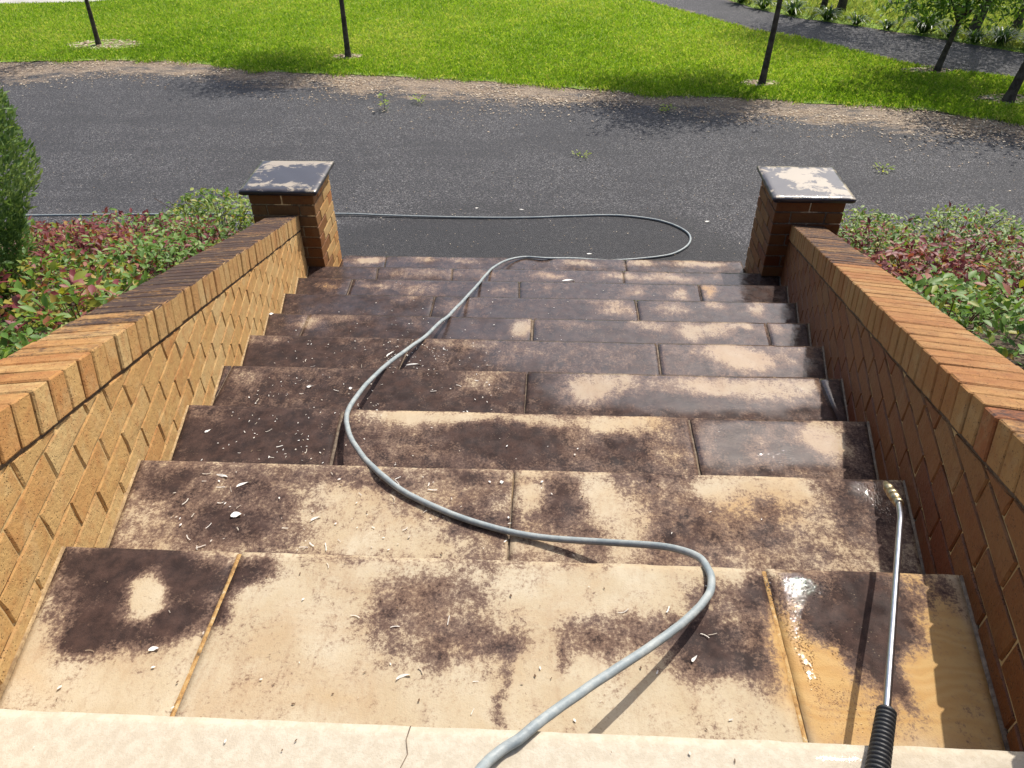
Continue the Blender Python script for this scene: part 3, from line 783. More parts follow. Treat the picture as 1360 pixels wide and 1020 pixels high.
def prism_brick(poly, depth, seed, chamfer=0.004, jit=0.0012):
    """brick face polygon in (s, z), pulled out along +n; worn arris on the face. Local axes: s, n, z"""
    rr = random.Random(seed)
    pts = []
    for i in range(len(poly)):
        p, q_ = poly[i], poly[(i + 1) % len(poly)]
        d = math.hypot(q_[0] - p[0], q_[1] - p[1])
        pts.append(p)
        m_ = 2 if d > 0.12 else (1 if d > 0.05 else 0)
        for j in range(1, m_ + 1):
            s = j / (m_ + 1)
            pts.append((p[0] + (q_[0] - p[0]) * s, p[1] + (q_[1] - p[1]) * s))
    cx = sum(p[0] for p in pts) / len(pts)
    cz = sum(p[1] for p in pts) / len(pts)
    n = len(pts)
    vs = []
    for p in pts:                       # face ring, inset
        d = math.hypot(p[0] - cx, p[1] - cz)
        c = chamfer * rr.uniform(.6, 1.7)
        vs.append((p[0] - (p[0] - cx) / d * c + rr.uniform(-jit, jit), rr.uniform(-.0009, .0009), p[1] - (p[1] - cz) / d * c + rr.uniform(-jit, jit)))
    for p in pts:
        vs.append((p[0] + rr.uniform(-jit, jit), -chamfer * rr.uniform(.8, 1.3), p[1] + rr.uniform(-jit, jit)))
    for p in pts:
        vs.append((p[0], -depth, p[1]))
    fs = [tuple(range(n))]
    for k in (0, 1):
        for i in range(n):
            j = (i + 1) % n
            fs.append((k * n + j, k * n + i, (k + 1) * n + i, (k + 1) * n + j))
    me = bpy.data.meshes.new("brick")
    me.from_pydata(vs, [], fs)
    me.update()
    return me

def box_brick(lx_, ly_, lz_, seed, ch=0.004, jit=0.0012):
    """whole chamfered brick centred on its own origin"""
    rr = random.Random(seed)
    bm = bmesh.new()
    bmesh.ops.create_cube(bm, size=1)
    for v in bm.verts:
        v.co = Vector((v.co.x * lx_, v.co.y * ly_, v.co.z * lz_))
    bmesh.ops.bevel(bm, geom=list(bm.edges), offset=ch, segments=1, affect='EDGES', profile=0.5)
    for v in bm.verts:
        v.co += Vector((rr.uniform(-jit, jit), rr.uniform(-jit, jit), rr.uniform(-jit, jit)))
    me = bpy.data.meshes.new("brick")
    bm.to_mesh(me)
    bm.free()
    me.materials.append(BRICK)
    return me

COPING_MESH = [box_brick(0.228, 0.0765, 0.110, 100 + i) for i in range(7)]

def build_wall(side, label):
    left = side == 'L'
    fl = FA if left else FB
    hyp = math.hypot(1, fl)
    H = HL if left else HR
    ang = math.atan(fl) if left else -math.atan(fl)     # rotation of +y onto the wall direction
    dirv = Vector((-fl / hyp, 1 / hyp, 0)) if left else Vector((fl / hyp, 1 / hyp, 0))
    nin = Vector((1 / hyp, fl / hyp, 0)) if left else Vector((-1 / hyp, fl / hyp, 0))
    base = Vector((0, 0, 0)) if left else Vector((W0, 0, 0))
    wall = thing("brick_wall", label, "wall", (base + dirv * 2.2 - nin * .115) + Vector((0, 0, ZG)), "raking brick walls beside the stairs")
    sl = SL / hyp                                        # fall per metre along the wall
    slope = math.atan(sl)
    c_v = 0.110 / math.cos(slope)
    top = lambda s: H - c_v - 0.010 - sl * max(s, -0.05)
    y_end = 4.40
    s_end = y_end * hyp
    s_beg = -0.02 if not left else -0.75
    def put(name, me, org, rot, mat, st=0, tint=None, damp_shade=0):
        o = mesh_obj(name, me, wall, mat)
        o.matrix_parent_inverse = Matrix.Translation(-wall.location)
        o.matrix_basis = Matrix.Translation(org) @ rot
        o["tint"] = rnd.random() if tint is None else tint
        o["stain"] = st
        o["damp_shade"] = damp_shade
        return o
    # local frame of the inner face: s along the wall, n out of the face, z up
    if left:
        rot = Matrix((( dirv.x, nin.x, 0, 0), (dirv.y, nin.y, 0, 0), (0, 0, 1, 0), (0, 0, 0, 1)))
    else:
        rot = Matrix(((-dirv.x, nin.x, 0, 0), (-dirv.y, nin.y, 0, 0), (0, 0, 1, 0), (0, 0, 0, 1)))
    sg = 1 if left else -1
    # core behind the bricks: mortar face 9 mm back, clipped to the rake
    def core(n0, n1, zoff):
        pr = [(s_beg, top(s_beg) + zoff), (-0.05, top(-0.05) + zoff), (s_end, top(s_end) + zoff), (s_end, ZG - .1), (s_beg, ZG - .1)]
        if not left:
            pr = [p for p in pr if p[0] != -0.05] if s_beg > -0.05 else pr
        vs = [tuple(base + dirv * s + nin * n_ + Vector((0, 0, z))) for n_ in (n0, n1) for s, z in pr]
        m_ = len(pr)
        fs = [tuple(range(m_)), tuple(range(2 * m_ - 1, m_ - 1, -1))] + [(i, i + m_, (i + 1) % m_ + m_, (i + 1) % m_) for i in range(m_)]
        me = bpy.data.meshes.new("mortar_core")
        me.from_pydata(vs, [], fs)
        me.update()
        bm = bmesh.new(); bm.from_mesh(me)
        bmesh.ops.recalc_face_normals(bm, faces=bm.faces[:])
        bm.to_mesh(me); bm.free()
        return me
    o = mesh_obj("mortar_core", core(-0.0055, -0.225, 0.004), wall, MORTAR)
    o.matrix_parent_inverse = Matrix.Translation(-wall.location)
    # face bricks, stretcher bond, tops cut to the rake
    o0, zt0 = (0.7289, -0.0581) if left else (0.6000, 0.0344)
    par = 1
    for c in range(-7, 24):
        zt = zt0 - 0.086 * c
        off = o0 + (0.12 if c % 2 else 0.0)
        n0 = int((s_beg - off) / .24) - 1
        for i in range(n0, n0 + 28):
            sa = off + i * .24 + 0.010
            sb = sa + 0.2325
            sa_, sb_ = max(sa, s_beg + .002), min(sb, s_end - .004)
            if sb_ - sa_ < 0.02:
                continue
            lo = -(sa_ / hyp / T + 1.25) * R if sa_ > 0 else -R * 1.3
            if zt < -(min(sa_, sb_) / hyp / T) * R - R * 1.15 - 0.02:
                continue
            poly = [(sa_, zt - 0.0775), (sb_, zt - 0.0775), (sb_, zt), (sa_, zt)]
            poly = clip_poly(poly, lambda p: p[1] - top(p[0]) + 0.002)
            if len(poly) < 3:
                continue
            ar = abs(sum(poly[j][0] * poly[(j + 1) % len(poly)][1] - poly[(j + 1) % len(poly)][0] * poly[j][1] for j in range(len(poly)))) / 2
            if ar < 0.0006:
                continue
            ms = sum(p[0] for p in poly) / len(poly)
            mz = sum(p[1] for p in poly) / len(poly)
            lp = [((p[0] - ms) * sg, p[1] - mz) for p in poly]
            if not left:
                lp = lp[::-1]
            me = prism_brick(lp, 0.05, rnd.randint(0, 10 ** 6))
            hgt = mz + (ms / hyp) / T * R
            damp_shade = 0.0 if left else min(1, 0.66 + 0.42 * max(0, 0.2 - hgt) / .3 + 0.12 * rnd.random() + 0.035 * ms)  # right face coloured darker for its shade as well as dampness
            put("brick", me, base + dirv * ms + nin * rnd.uniform(-.001, .001) + Vector((0, 0, mz)), rot, BRICK, 0.15, min(1, max(0, rnd.gauss(0.70, .12) if left else rnd.gauss(0.38, .16))), damp_shade)
    # coping: bricks on edge across the wall, following the rake
    pit = 0.0862
    n = 0
    s = s_end - pit / 2 - 0.004
    while s > (s_beg if left else 0.02):
        lev = s <= 0.0
        zc = H - sl * s - 0.055 / math.cos(slope)
        off_ = 0.0 if not lev else 0.0
        if lev:
            zc = H - 0.055
            tiltm = Matrix.Identity(4)
        else:
            tiltm = Matrix.Rotation(-slope, 4, 'X')
        org = base + dirv * s - nin * (0.114 - 0.006) + Vector((0, 0, zc)) + nin * rnd.uniform(-.0025, .0025) + Vector((0, 0, rnd.uniform(-.0012, .0012)))
        rz = Matrix.Rotation(ang, 4, 'Z')
        y_ = s / hyp
        if left:
            st = max(0.0, min(0.95, 0.42 + (y_ - 0.7) / 1.6))
            st = max(st, 0.3) + rnd.uniform(-.08, .08)
        else:
            st = (0.88 if y_ > 2.70 else 0.50 + (0.25 if y_ < 0.75 else 0)) + rnd.uniform(-.07, .07)
        put("coping_brick", COPING_MESH[rnd.randrange(7)], org, rz @ tiltm @ Matrix.Rotation(math.pi * rnd.randrange(2), 4, 'Z') @ Matrix.Rotation(rnd.uniform(-.006, .006), 4, 'Y'), BRICK,
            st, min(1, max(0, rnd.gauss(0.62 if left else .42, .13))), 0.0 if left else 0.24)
        s -= pit * math.cos(slope) if not lev else pit
        n += 1
    # thin mortar bed between coping bricks and under them
    def bedm():
        vs, fs = [], []
        a_, b_ = s_end - .004, max(s_beg, 0.0) if left else 0.03
        for s_ in (a_, b_):
            zt = H - sl * s_ - 0.010 / math.cos(slope)
            zb = H - sl * s_ - c_v - 0.012
            for n_, z_ in ((-0.003, zb), (-0.003, zt), (-0.212, zt), (-0.212, zb)):
                vs.append(tuple(base + dirv * s_ + nin * n_ + Vector((0, 0, z_))))
        return box_mesh("coping_mortar", vs)
    me = bedm()
    bm = bmesh.new(); bm.from_mesh(me); bmesh.ops.recalc_face_normals(bm, faces=bm.faces[:]); bm.to_mesh(me); bm.free()
    o = mesh_obj("coping_mortar", me, wall, MORTAR_DARK)
    o.matrix_parent_inverse = Matrix.Translation(-wall.location)
    return wall
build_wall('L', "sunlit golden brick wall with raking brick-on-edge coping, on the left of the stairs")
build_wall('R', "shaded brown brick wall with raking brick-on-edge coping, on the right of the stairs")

# ------------------------------------------------------------------ piers
STRETCH = [box_brick(0.230, 0.110, 0.076, 300 + i) for i in range(6)]
def build_pier(x, y, z0, z1, label, damp_shade, cap_dark, cap=True, front_shade=0.0):
    pr = thing("brick_pier", label, "pier", (x, y, z0), "brick piers of the stairs")
    n = int(round((z1 - z0) / 0.086))
    for c in range(n):
        zc = z1 - 0.043 - 0.086 * c
        lay = [(-.12, -.18, 0), (.12, -.18, 0), (-.12, .18, 0), (.12, .18, 0), (-.18, 0, 90), (.18, 0, 90)]
        for bx, by, a_ in lay:
            if c % 2:
                bx, by, a_ = by, bx, 90 - a_
            o = mesh_obj("brick", STRETCH[rnd.randrange(6)], pr, BRICK)
            o.matrix_basis = Matrix.Translation((bx + rnd.uniform(-.0015, .0015), by + rnd.uniform(-.0015, .0015), zc - z0)) @ Matrix.Rotation(math.radians(a_ + 180 * rnd.randrange(2)), 4, 'Z')
            o["tint"] = min(1, max(0, rnd.gauss(0.60, .24)))
            o["stain"] = 0.2
            o["damp_shade"] = damp_shade + (front_shade if by < -.1 else 0)  # front bricks painted darker for the shade on that side
    e = 0.226
    me = box_mesh("mortar_core", [(-e, -e, -.05), (e, -e, -.05), (e, e, -.05), (-e, e, -.05), (-e, -e, z1 - z0 - .002), (e, -e, z1 - z0 - .002), (e, e, z1 - z0 - .002), (-e, e, z1 - z0 - .002)])
    mesh_obj("mortar_core", me, pr, MORTAR_MID if damp_shade < .3 else MORTAR_DARK)
    if cap:
        h = 0.274
        m_ = 26
        g = np.linspace(-h, h, m_)
        X, Y = np.meshgrid(g, g)
        fx, fy = X.ravel() + x, Y.ravel() + y
        zt = 0.045 + 0.0015 * vnoise(fx, fy, 9, 2).reshape(X.shape)
        rim = np.zeros(X.shape, bool)
        rim[0] = rim[-1] = True
        rim[:, 0] = rim[:, -1] = True
        zt = np.where(rim, zt - 0.005 - 0.004 * np.abs(vnoise(fx, fy, 25, 5).reshape(X.shape)), zt)
        top = np.stack([X, Y, zt], -1).reshape(-1, 3)
        idx = np.arange(m_ * m_).reshape(m_, m_)
        F = np.stack([idx[:-1, :-1], idx[:-1, 1:], idx[1:, 1:], idx[1:, :-1]], -1).reshape(-1, 4)
        per = np.concatenate([idx[0, :], idx[1:, -1], idx[-1, -2::-1], idx[-2:0:-1, 0]])
        rings = [top[per]]
        for zz, out in ((0.030, 0.006), (0.012, 0.003), (0.0, -0.008)):
            r_ = top[per].copy()
            nrm = np.maximum(np.abs(r_[:, :1]), np.abs(r_[:, 1:2]))
            r_[:, :2] *= (nrm + out + 0.006 * vnoise(r_[:, 0] + x, r_[:, 1] + y, 30, zz * 100)[:, None]) / nrm
            r_[:, 2] = zz
            rings.append(r_)
        V = [top]
        fs = [F]
        prev = per
        b0 = len(top)
        n_ = len(per)
        j = np.arange(n_)
        for r_ in rings[1:]:
            cur = b0 + j
            fs.append(np.stack([prev[(j + 1) % n_], prev[j], cur, cur[(j + 1) % n_]], -1))
            V.append(r_)
            prev = cur
            b0 += n_
        V.append(np.array([[0, 0, 0.0]]))
        me = np_mesh("cap_stone", np.concatenate(V), np.concatenate(fs))
        allv = np.concatenate(V)
        dv = np.full(len(allv), 0.95)
        tx, ty = top[:, 0] / h, top[:, 1] / h
        d_ = np.full(len(top), cap_dark[0])
        for cx, cy, rx_, ry_, am in cap_dark[1]:
            d_ += am * np.exp(-((tx - cx) / rx_) ** 2 - ((ty - cy) / ry_) ** 2)
        dv[:len(top)] = d_
        attr(me, "dirt", dv)
        o = mesh_obj("cap_stone", me, pr, CAP)
        o.location = (0, 0, z1 - z0)
    return pr
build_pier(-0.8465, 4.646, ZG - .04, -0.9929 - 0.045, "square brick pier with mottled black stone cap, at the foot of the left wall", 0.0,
           (0.66, [(0.15, 0.0, 0.75, 0.38, 0.6), (-0.6, 0.1, 0.25, 0.5, -0.3), (0.1, 0.85, 1.2, 0.22, -0.35), (0.2, -0.72, 0.9, 0.14, -0.25), (0.0, 0.02, 0.14, 0.12, -0.6)]), front_shade=0.75)
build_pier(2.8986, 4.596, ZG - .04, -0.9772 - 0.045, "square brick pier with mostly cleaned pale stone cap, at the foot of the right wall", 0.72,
           (0.46, [(0.0, 0.3, 0.55, 0.4, -0.30), (0.7, 0.5, 0.3, 0.3, 0.25), (-0.75, -0.2, 0.25, 0.55, 0.7), (-0.2, -0.8, 0.5, 0.2, 0.6), (0.75, 0.15, 0.16, 0.4, 0.6), (0.3, 0.0, 0.2, 0.1, 0.4)]), front_shade=0.25)
build_pier(2.12, -0.242, 0.0, 0.60, "brown brick pier corner standing on the landing at the bottom right of the view", 0.62, (0.3, []), front_shade=0)

# ------------------------------------------------------------------ garden beds and plants
def bed_z(y, left): return (HL if left else HR) - 0.36 - SL * y
def bed(name, left):
    vs, fs = [], []
    ys = np.linspace(-0.6, 5.25, 24)
    xs = np.linspace(0, 1, 14)
    for y_ in ys:
        x0 = lx(y_) - 0.225 if left else rx(y_) + 0.225
        x1 = -4.6 if left else 6.6
        for s in xs:
            xx = x0 + (x1 - x0) * s
            vs.append((xx, y_, max(bed_z(y_, left), ZG) + 0.03 * mnoise.noise(Vector((xx * 3, y_ * 3, 1))) + .02))
    m_ = len(xs)
    for i in range(len(ys) - 1):
        for j in range(m_ - 1):
            a0 = i * m_ + j
            fs.append((a0, a0 + 1, a0 + m_ + 1, a0 + m_) if not left else (a0, a0 + m_, a0 + m_ + 1, a0 + 1))
    structure(name, np_mesh(name, vs, fs, True), SOIL)
bed("garden_bed", True)
bed("garden_bed", False)

# one leaf: a folded, pointed blade of eight triangles, length 1 along +y
LV = np.array([(0, 0, 0), (-.19, .3, .06), (0, .33, 0), (.19, .3, .06), (-.21, .58, .05), (0, .62, -.02), (.21, .58, .05), (0, 1.0, -.10)], float)
LF = np.array([(0, 2, 1), (0, 3, 2), (1, 2, 5), (1, 5, 4), (2, 3, 6), (2, 6, 5), (4, 5, 7), (5, 6, 7)])
LEAF_ME = {}
for nm, sh in (("dark_red", .06), ("red", .18), ("orange", .30), ("yellow", .42), ("lime", .48), ("green", .62), ("mid", .78), ("pale", .95)):
    me = np_mesh("leaf", LV, LF, True)
    attr(me, "shade", np.full(8, sh))
    me.materials.append(LEAF)
    LEAF_ME[nm] = (me, sh)

def leaf_frames(n, cx, cy, zf, rx_, ry_, hgt, flat=0.55):
    r_ = np.sqrt(rng.random(n))
    a_ = rng.random(n) * 2 * math.pi
    x = cx + rx_ * r_ * np.cos(a_)
    y = cy + ry_ * r_ * np.sin(a_)
    dome = np.sqrt(np.clip(1 - (r_ * .96) ** 2, 0.05, 1))
    lay = rng.random(n) ** 0.45
    z = np.array([zf(b_) for b_ in y]) + hgt * dome * lay
    z += 0.05 * np.array([mnoise.noise(Vector((p * 6, q_ * 6, 2))) for p, q_ in zip(x, y)])
    yaw = rng.uniform(0, 2 * math.pi, n)
    pitch = rng.normal(0.12, flat, n)
    roll = rng.normal(0, .4, n)
    return x, y, z, yaw, pitch, roll, lay
def leaf_mats(x, y, z, yaw, pitch, roll, s):
    cy_, sy_ = np.cos(yaw), np.sin(yaw)
    cp, sp = np.cos(pitch), np.sin(pitch)
    cr, sr = np.cos(roll), np.sin(roll)
    # Rz(yaw) * Rx(pitch) * Ry(roll)
    Rm = np.empty((len(x), 3, 3))
    Rm[:, 0, 0] = cy_ * cr - sy_ * sp * sr; Rm[:, 0, 1] = -sy_ * cp; Rm[:, 0, 2] = cy_ * sr + sy_ * sp * cr
    Rm[:, 1, 0] = sy_ * cr + cy_ * sp * sr; Rm[:, 1, 1] = cy_ * cp;  Rm[:, 1, 2] = sy_ * sr - cy_ * sp * cr
    Rm[:, 2, 0] = -cp * sr;                Rm[:, 2, 1] = sp;        Rm[:, 2, 2] = cp * cr
    return Rm * np.asarray(s)[:, None, None]
def leaf_mass(name, x, y, z, Rm, shade, mat, parent, LVv=LV, LFf=LF):
    V = np.einsum('nij,kj->nki', Rm, LVv) + np.stack([x, y, z], -1)[:, None, :]
    n = len(x)
    F = (LFf[None] + (np.arange(n) * len(LVv))[:, None, None]).reshape(-1, LFf.shape[1])
    me = np_mesh(name, V.reshape(-1, 3), F)
    attr(me, "shade", np.repeat(np.clip(shade, 0, 1), len(LVv)))
    o = mesh_obj(name, me, parent, mat)
    if parent is not None:
        o.matrix_parent_inverse = Matrix.Translation(-parent.location)
    o["kind"] = "stuff"
    return o

def pick_shade(n, mix):
    names = list(mix)
    w = np.array([mix[k] for k in names], float)
    ch = rng.choice(len(names), n, p=w / w.sum())
    return [names[i] for i in ch]
def groundcover(label, cx, cy, rx_, ry_, hgt, left, mix, nleaf, nsingle, size, cat="plant"):
    zf = lambda y_: max(bed_z(y_, left), ZG)
    t = thing("groundcover_plant", label, cat, (cx, cy, zf(cy)), "groundcover plants beside the stairs")
    nleaf = int(nleaf * 1.35)
    x, y, z, yaw, pitch, roll, lay = leaf_frames(nleaf, cx, cy, zf, rx_, ry_, hgt)
    lim = (lx(y) - 0.25) if left else (rx(y) + 0.25)
    if left:
        x = np.minimum(x, lim - 0.01 * rng.random(nleaf))
    else:
        x = np.maximum(x, lim + 0.01 * rng.random(nleaf))
    size = size * .72
    s = size * rng.uniform(.42, 1.4, nleaf)
    nm = pick_shade(nleaf, mix)
    sh = np.array([LEAF_ME[k][1] for k in nm]) + rng.normal(0, .045, nleaf)
    Rm = leaf_mats(x, y, z, yaw, pitch, roll, s)
    leaf_mass("foliage", x, y, z, Rm, sh, LEAF, t)
    # the leaves on top, one object each
    x, y, z, yaw, pitch, roll, lay = leaf_frames(nsingle, cx, cy, zf, rx_ * .95, ry_ * .95, hgt * 1.06)
    for i in range(nsingle):
        k = pick_shade(1, mix)[0]
        o = link(bpy.data.objects.new("leaf", LEAF_ME[k][0]), t)
        yy = y[i]
        xx = min(x[i], lx(yy) - .27) if left else max(x[i], rx(yy) + .27)
        r0 = rng.random()
        zz = zf(yy) + hgt * math.sqrt(max(.05, 1 - ((xx - cx) / rx_) ** 2 - ((yy - cy) / ry_) ** 2)) * (.9 + .16 * r0)
        o.location = (xx - t.location.x, yy - t.location.y, zz - t.location.z + .01)
        o.rotation_euler = (rng.normal(.1, .4), rng.normal(0, .35), rng.uniform(0, 6.28))
        o.scale = (size * rng.uniform(.95, 1.4),) * 3
    # stems
    V, Fq = [], []
    for i in range(14):
        a_ = rng.uniform(0, 6.28)
        r_ = rng.uniform(.3, .95)
        p0 = Vector((cx + .15 * rx_ * math.cos(a_), cy + .15 * ry_ * math.sin(a_), zf(cy) + .0))
        ex, ey = cx + rx_ * r_ * math.cos(a_), cy + ry_ * r_ * math.sin(a_)
        ex = min(ex, lx(ey) - .28) if left else max(ex, rx(ey) + .28)
        p2 = Vector((ex, ey, zf(ey) + hgt * .85))
        p1 = (p0 + p2) / 2 + Vector((0, 0, .05))
        v, f = tube(smooth_path([p0, p1, p2], 3), [.004, .004, .004, .003, .003, .002, .002], 5, False)
        b0 = len(V)
        V += v
        Fq += [tuple(b0 + q_ for q_ in ff) for ff in f]
    me = np_mesh("stems", V, Fq, True)
    o = mesh_obj("stems", me, t, TWIG)
    o.matrix_parent_inverse = Matrix.Translation(-t.location)
    o["kind"] = "stuff"
    return t
RED = dict(dark_red=3, red=3, orange=.9, mid=1.5, green=2, pale=1.2, lime=.5)
MIXED = dict(dark_red=2.2, red=1.8, orange=.5, green=2.4, mid=2.5, lime=1, pale=1)
GREEN = dict(green=4, mid=4, lime=.7, pale=1, red=.3)
PALEG = dict(mid=2.5, pale=5, green=2.5, lime=1.2, red=.6)
YEL = dict(yellow=2, lime=2, orange=1, red=1.3, green=2, mid=1)
BIGRED = dict(red=3, orange=2, dark_red=2, lime=.8, green=1)
for a_ in [
    ("bright green groundcover clump tight behind the left brick pier", -1.60, 4.98, .55, .40, .50, True, dict(lime=3, green=3, pale=2, mid=1), 1500, 80, .060),
    ("dark red groundcover clump spreading behind the left pier's green clump", -2.18, 4.55, .52, .50, .34, True, RED, 1300, 60, .060),
    ("dark red groundcover clump at the far left edge of the bed beside the asphalt", -2.85, 4.25, .52, .60, .28, True, RED, 1200, 50, .060),
    ("mixed red and green groundcover clump against the far end of the left coping", -1.42, 4.15, .42, .48, .36, True, MIXED, 1100, 60, .062),
    ("reddish orange groundcover clump in the middle of the left bed", -1.98, 3.75, .50, .48, .36, True, BIGRED, 1100, 60, .068),
    ("green groundcover clump against the middle of the left coping", -1.25, 3.30, .42, .52, .34, True, dict(GREEN, red=1.2, orange=.5), 1100, 70, .064),
    ("yellow green groundcover clump between the conifer and the left coping", -1.38, 2.60, .40, .42, .34, True, dict(YEL, mid=3, green=3), 1000, 80, .066),
    ("red and yellow large-leaved groundcover sprig beside the left coping", -0.86, 1.92, .34, .36, .34, True, YEL, 520, 80, .078),
    ("dark green groundcover clump beneath the conifer at the left edge of view", -1.00, 1.42, .44, .42, .28, True, dict(green=5, mid=4, pale=.6), 1100, 60, .055),
    ("pale green groundcover clump tight behind the right brick pier", 3.55, 4.98, .45, .36, .42, False, PALEG, 1100, 60, .058),
    ("pale green groundcover clump beside the asphalt, right of the pier's clump", 4.35, 5.00, .55, .40, .46, False, PALEG, 1300, 60, .058),
    ("pale green groundcover clump at the far right corner of the right bed", 5.05, 4.60, .55, .55, .40, False, PALEG, 1200, 50, .058),
    ("dusky red groundcover clump against the far end of the right coping", 3.38, 4.25, .42, .45, .38, False, dict(MIXED, red=3), 1000, 60, .060),
    ("deep red groundcover clump in the middle of the right bed", 3.92, 4.05, .48, .42, .38, False, RED, 1100, 60, .062),
    ("red and pale green groundcover clump at the right edge of view", 4.50, 3.75, .52, .50, .38, False, dict(RED, pale=3, mid=2), 1100, 60, .062),
    ("bright red groundcover clump against the middle of the right coping", 3.28, 3.40, .40, .45, .36, False, BIGRED, 1000, 80, .066),
    ("orange tipped green groundcover clump in the right bed by the frame edge", 3.72, 2.95, .48, .50, .36, False, dict(MIXED, orange=2), 1000, 70, .066),
    ("glossy dark green groundcover clump against the near end of the right coping", 2.98, 2.45, .40, .52, .34, False, dict(green=5, mid=3, lime=1.2, orange=.4), 900, 90, .072)]:
    groundcover(*a_)

# conifer at the left edge: a dense upright shrub of short feathery sprays
cz0 = bed_z(2.6, True)
con = thing("conifer_shrub", "dense feathery green conifer shrub at the left edge of the view", "shrub", (-1.885, 2.6, cz0))
def con_rad(h):
    return np.interp(h, [0, .15, .45, .8, 1.0, 1.2, 1.38, 1.52], [.20, .28, .38, .50, .49, .38, .22, .04])
n = 30000
h = rng.uniform(0.02, 1.51, n)
an = rng.uniform(0, 2 * math.pi, n)
lump = np.array([mnoise.noise(Vector((math.cos(a_) * 2.2, math.sin(a_) * 2.2, b_ * 3.6))) for a_, b_ in zip(an, h)])
rr_ = con_rad(h) * (1 + .16 * lump) * (0.55 + .45 * rng.random(n) ** .35)
x, y, z = -1.885 + rr_ * np.cos(an), 2.6 + rr_ * np.sin(an), cz0 + h
SV = np.array([(-.05, 0, 0), (.05, 0, 0), (.16, .45, .03), (0.02, 1, 0), (-.15, .5, -.02)])
SF = np.array([(0, 1, 2), (0, 2, 4), (4, 2, 3)])
Rm = leaf_mats(x, y, z, an - math.pi / 2 + rng.normal(0, .5, n), rng.normal(.75, .4, n), rng.uniform(-1.4, 1.4, n), rng.uniform(.018, .048, n))
leaf_mass("foliage", x, y, z, Rm, np.clip(.5 + .5 * lump + rng.normal(0, .16, n), 0, 1), CONIFER, con, SV, SF)
child("trunk", tube_mesh("trunk", [(-1.885, 2.6, cz0 - .05), (-1.875, 2.61, cz0 + .7), (-1.885, 2.6, cz0 + 1.35)], [.04, .03, .008], 8), BARK, con)

# ------------------------------------------------------------------ trees
TLV = np.array([(0, 0, 0), (-.16, .4, .02), (.16, .42, .02), (0, 1, -.04)])
TLF = np.array([(0, 2, 1), (1, 2, 3)])
def tree(label, bx, by, hgt, r0, cx, cy, cz, crx, cry, crz, nleaf, lean=(0, 0), limbs=7, group="young trees on the lawn", droop=0, size=.075, fork=1.3):
    t = thing("young_tree", label, "tree", (bx, by, ZG), group)
    top = Vector((bx + lean[0], by + lean[1], ZG + hgt))
    mid = Vector((bx + lean[0] * .35 + .02, by + lean[1] * .35, ZG + hgt * .4))
    path = smooth_path([(bx - .01, by, ZG - .05), (bx, by, ZG + .12), mid, top], 5)
    rads = [r0 * (1.45 if i == 0 else (1.12 if i < 5 else 1.0)) * (1 - .72 * i / (len(path) - 1)) for i in range(len(path))]
    child("trunk", tube_mesh("trunk", path, rads, 10), BARK, t)
    ends = []
    for i in range(limbs):
        an_ = 2 * math.pi * i / limbs + rnd.uniform(-.4, .4)
        f = rnd.uniform(.35, .8)
        h0 = rnd.uniform(fork, hgt * .92)
        s = h0 / hgt
        p0 = Vector((bx + lean[0] * s, by + lean[1] * s, ZG + h0))
        p2 = Vector((cx + crx * f * math.cos(an_), cy + cry * f * math.sin(an_), ZG + cz + crz * rnd.uniform(-.5, .6)))
        p1 = (p0 + p2) / 2 + Vector((0, 0, .12))
        pa = smooth_path([p0, p1, p2], 4)
        child("limb", tube_mesh("limb", pa, [r0 * .38 * (1 - .8 * k / (len(pa) - 1)) for k in range(len(pa))], 6), BARK, t)
        ends += [pa[3], pa[5], pa[7], p2]
    # foliage gathered in tufts round the limb ends, gaps between
    tufts = []
    for e in ends:
        for _ in range(3):
            tufts.append(e + Vector((rnd.gauss(0, crx * .2), rnd.gauss(0, cry * .2), rnd.gauss(0, crz * .22))))
    for _ in range(int(26)):
        u = Vector((rnd.gauss(0, 1), rnd.gauss(0, 1), rnd.gauss(0, 1))).normalized() * rnd.random() ** .4
        tufts.append(Vector((cx + crx * u.x, cy + cry * u.y, ZG + cz + crz * u.z)))
    tf = np.array(tufts)
    k = rng.integers(0, len(tf), nleaf)
    tone = rng.normal(.5, .2, len(tf))
    sc_ = .5 * (crx + cry) * .17
    off = rng.normal(0, 1, (nleaf, 3)) * np.array([sc_, sc_, sc_ * .55])
    p = tf[k] + off
    p[:, 2] = np.maximum(p[:, 2], ZG + .40 + .3 * rng.random(nleaf))
    Rm = leaf_mats(p[:, 0], p[:, 1], p[:, 2], rng.uniform(0, 6.28, nleaf), rng.normal(-.35 - droop, .45, nleaf), rng.normal(0, .5, nleaf), rng.uniform(.6, 1.3, nleaf) * size)
    leaf_mass("crown", p[:, 0], p[:, 1], p[:, 2], Rm, tone[k] + rng.normal(0, .14, nleaf), TREELEAF, t, TLV, TLF)
    return t
tree("slim young tree standing in an oval of bark mulch, leftmost on the lawn", -6.15, 11.99, 3.0, .050, -6.1, 12.1, 2.75, .8, .6, .7, 1500, (.05, .05), 6)
tree("straight slim young tree by the drive edge, left of the stairs' centre", -1.98, 11.33, 3.0, .056, -2.3, 12.2, 2.0, 1.05, .85, .6, 11000, (-.05, .05), 8, fork=1.45)
tree("dark trunked young tree beside the drive, behind the right pier", 3.94, 10.16, 3.0, .060, 3.35, 11.0, 2.15, 1.2, 1.1, .65, 18000, (.06, .10), 9, fork=1.4)
tree("low forked young tree with spreading leafy limbs, beside the far path", 6.51, 10.79, 2.0, .058, 6.6, 10.85, 1.02, 1.25, .75, .55, 2700, (.22, .05), 11, fork=.42, size=.115)
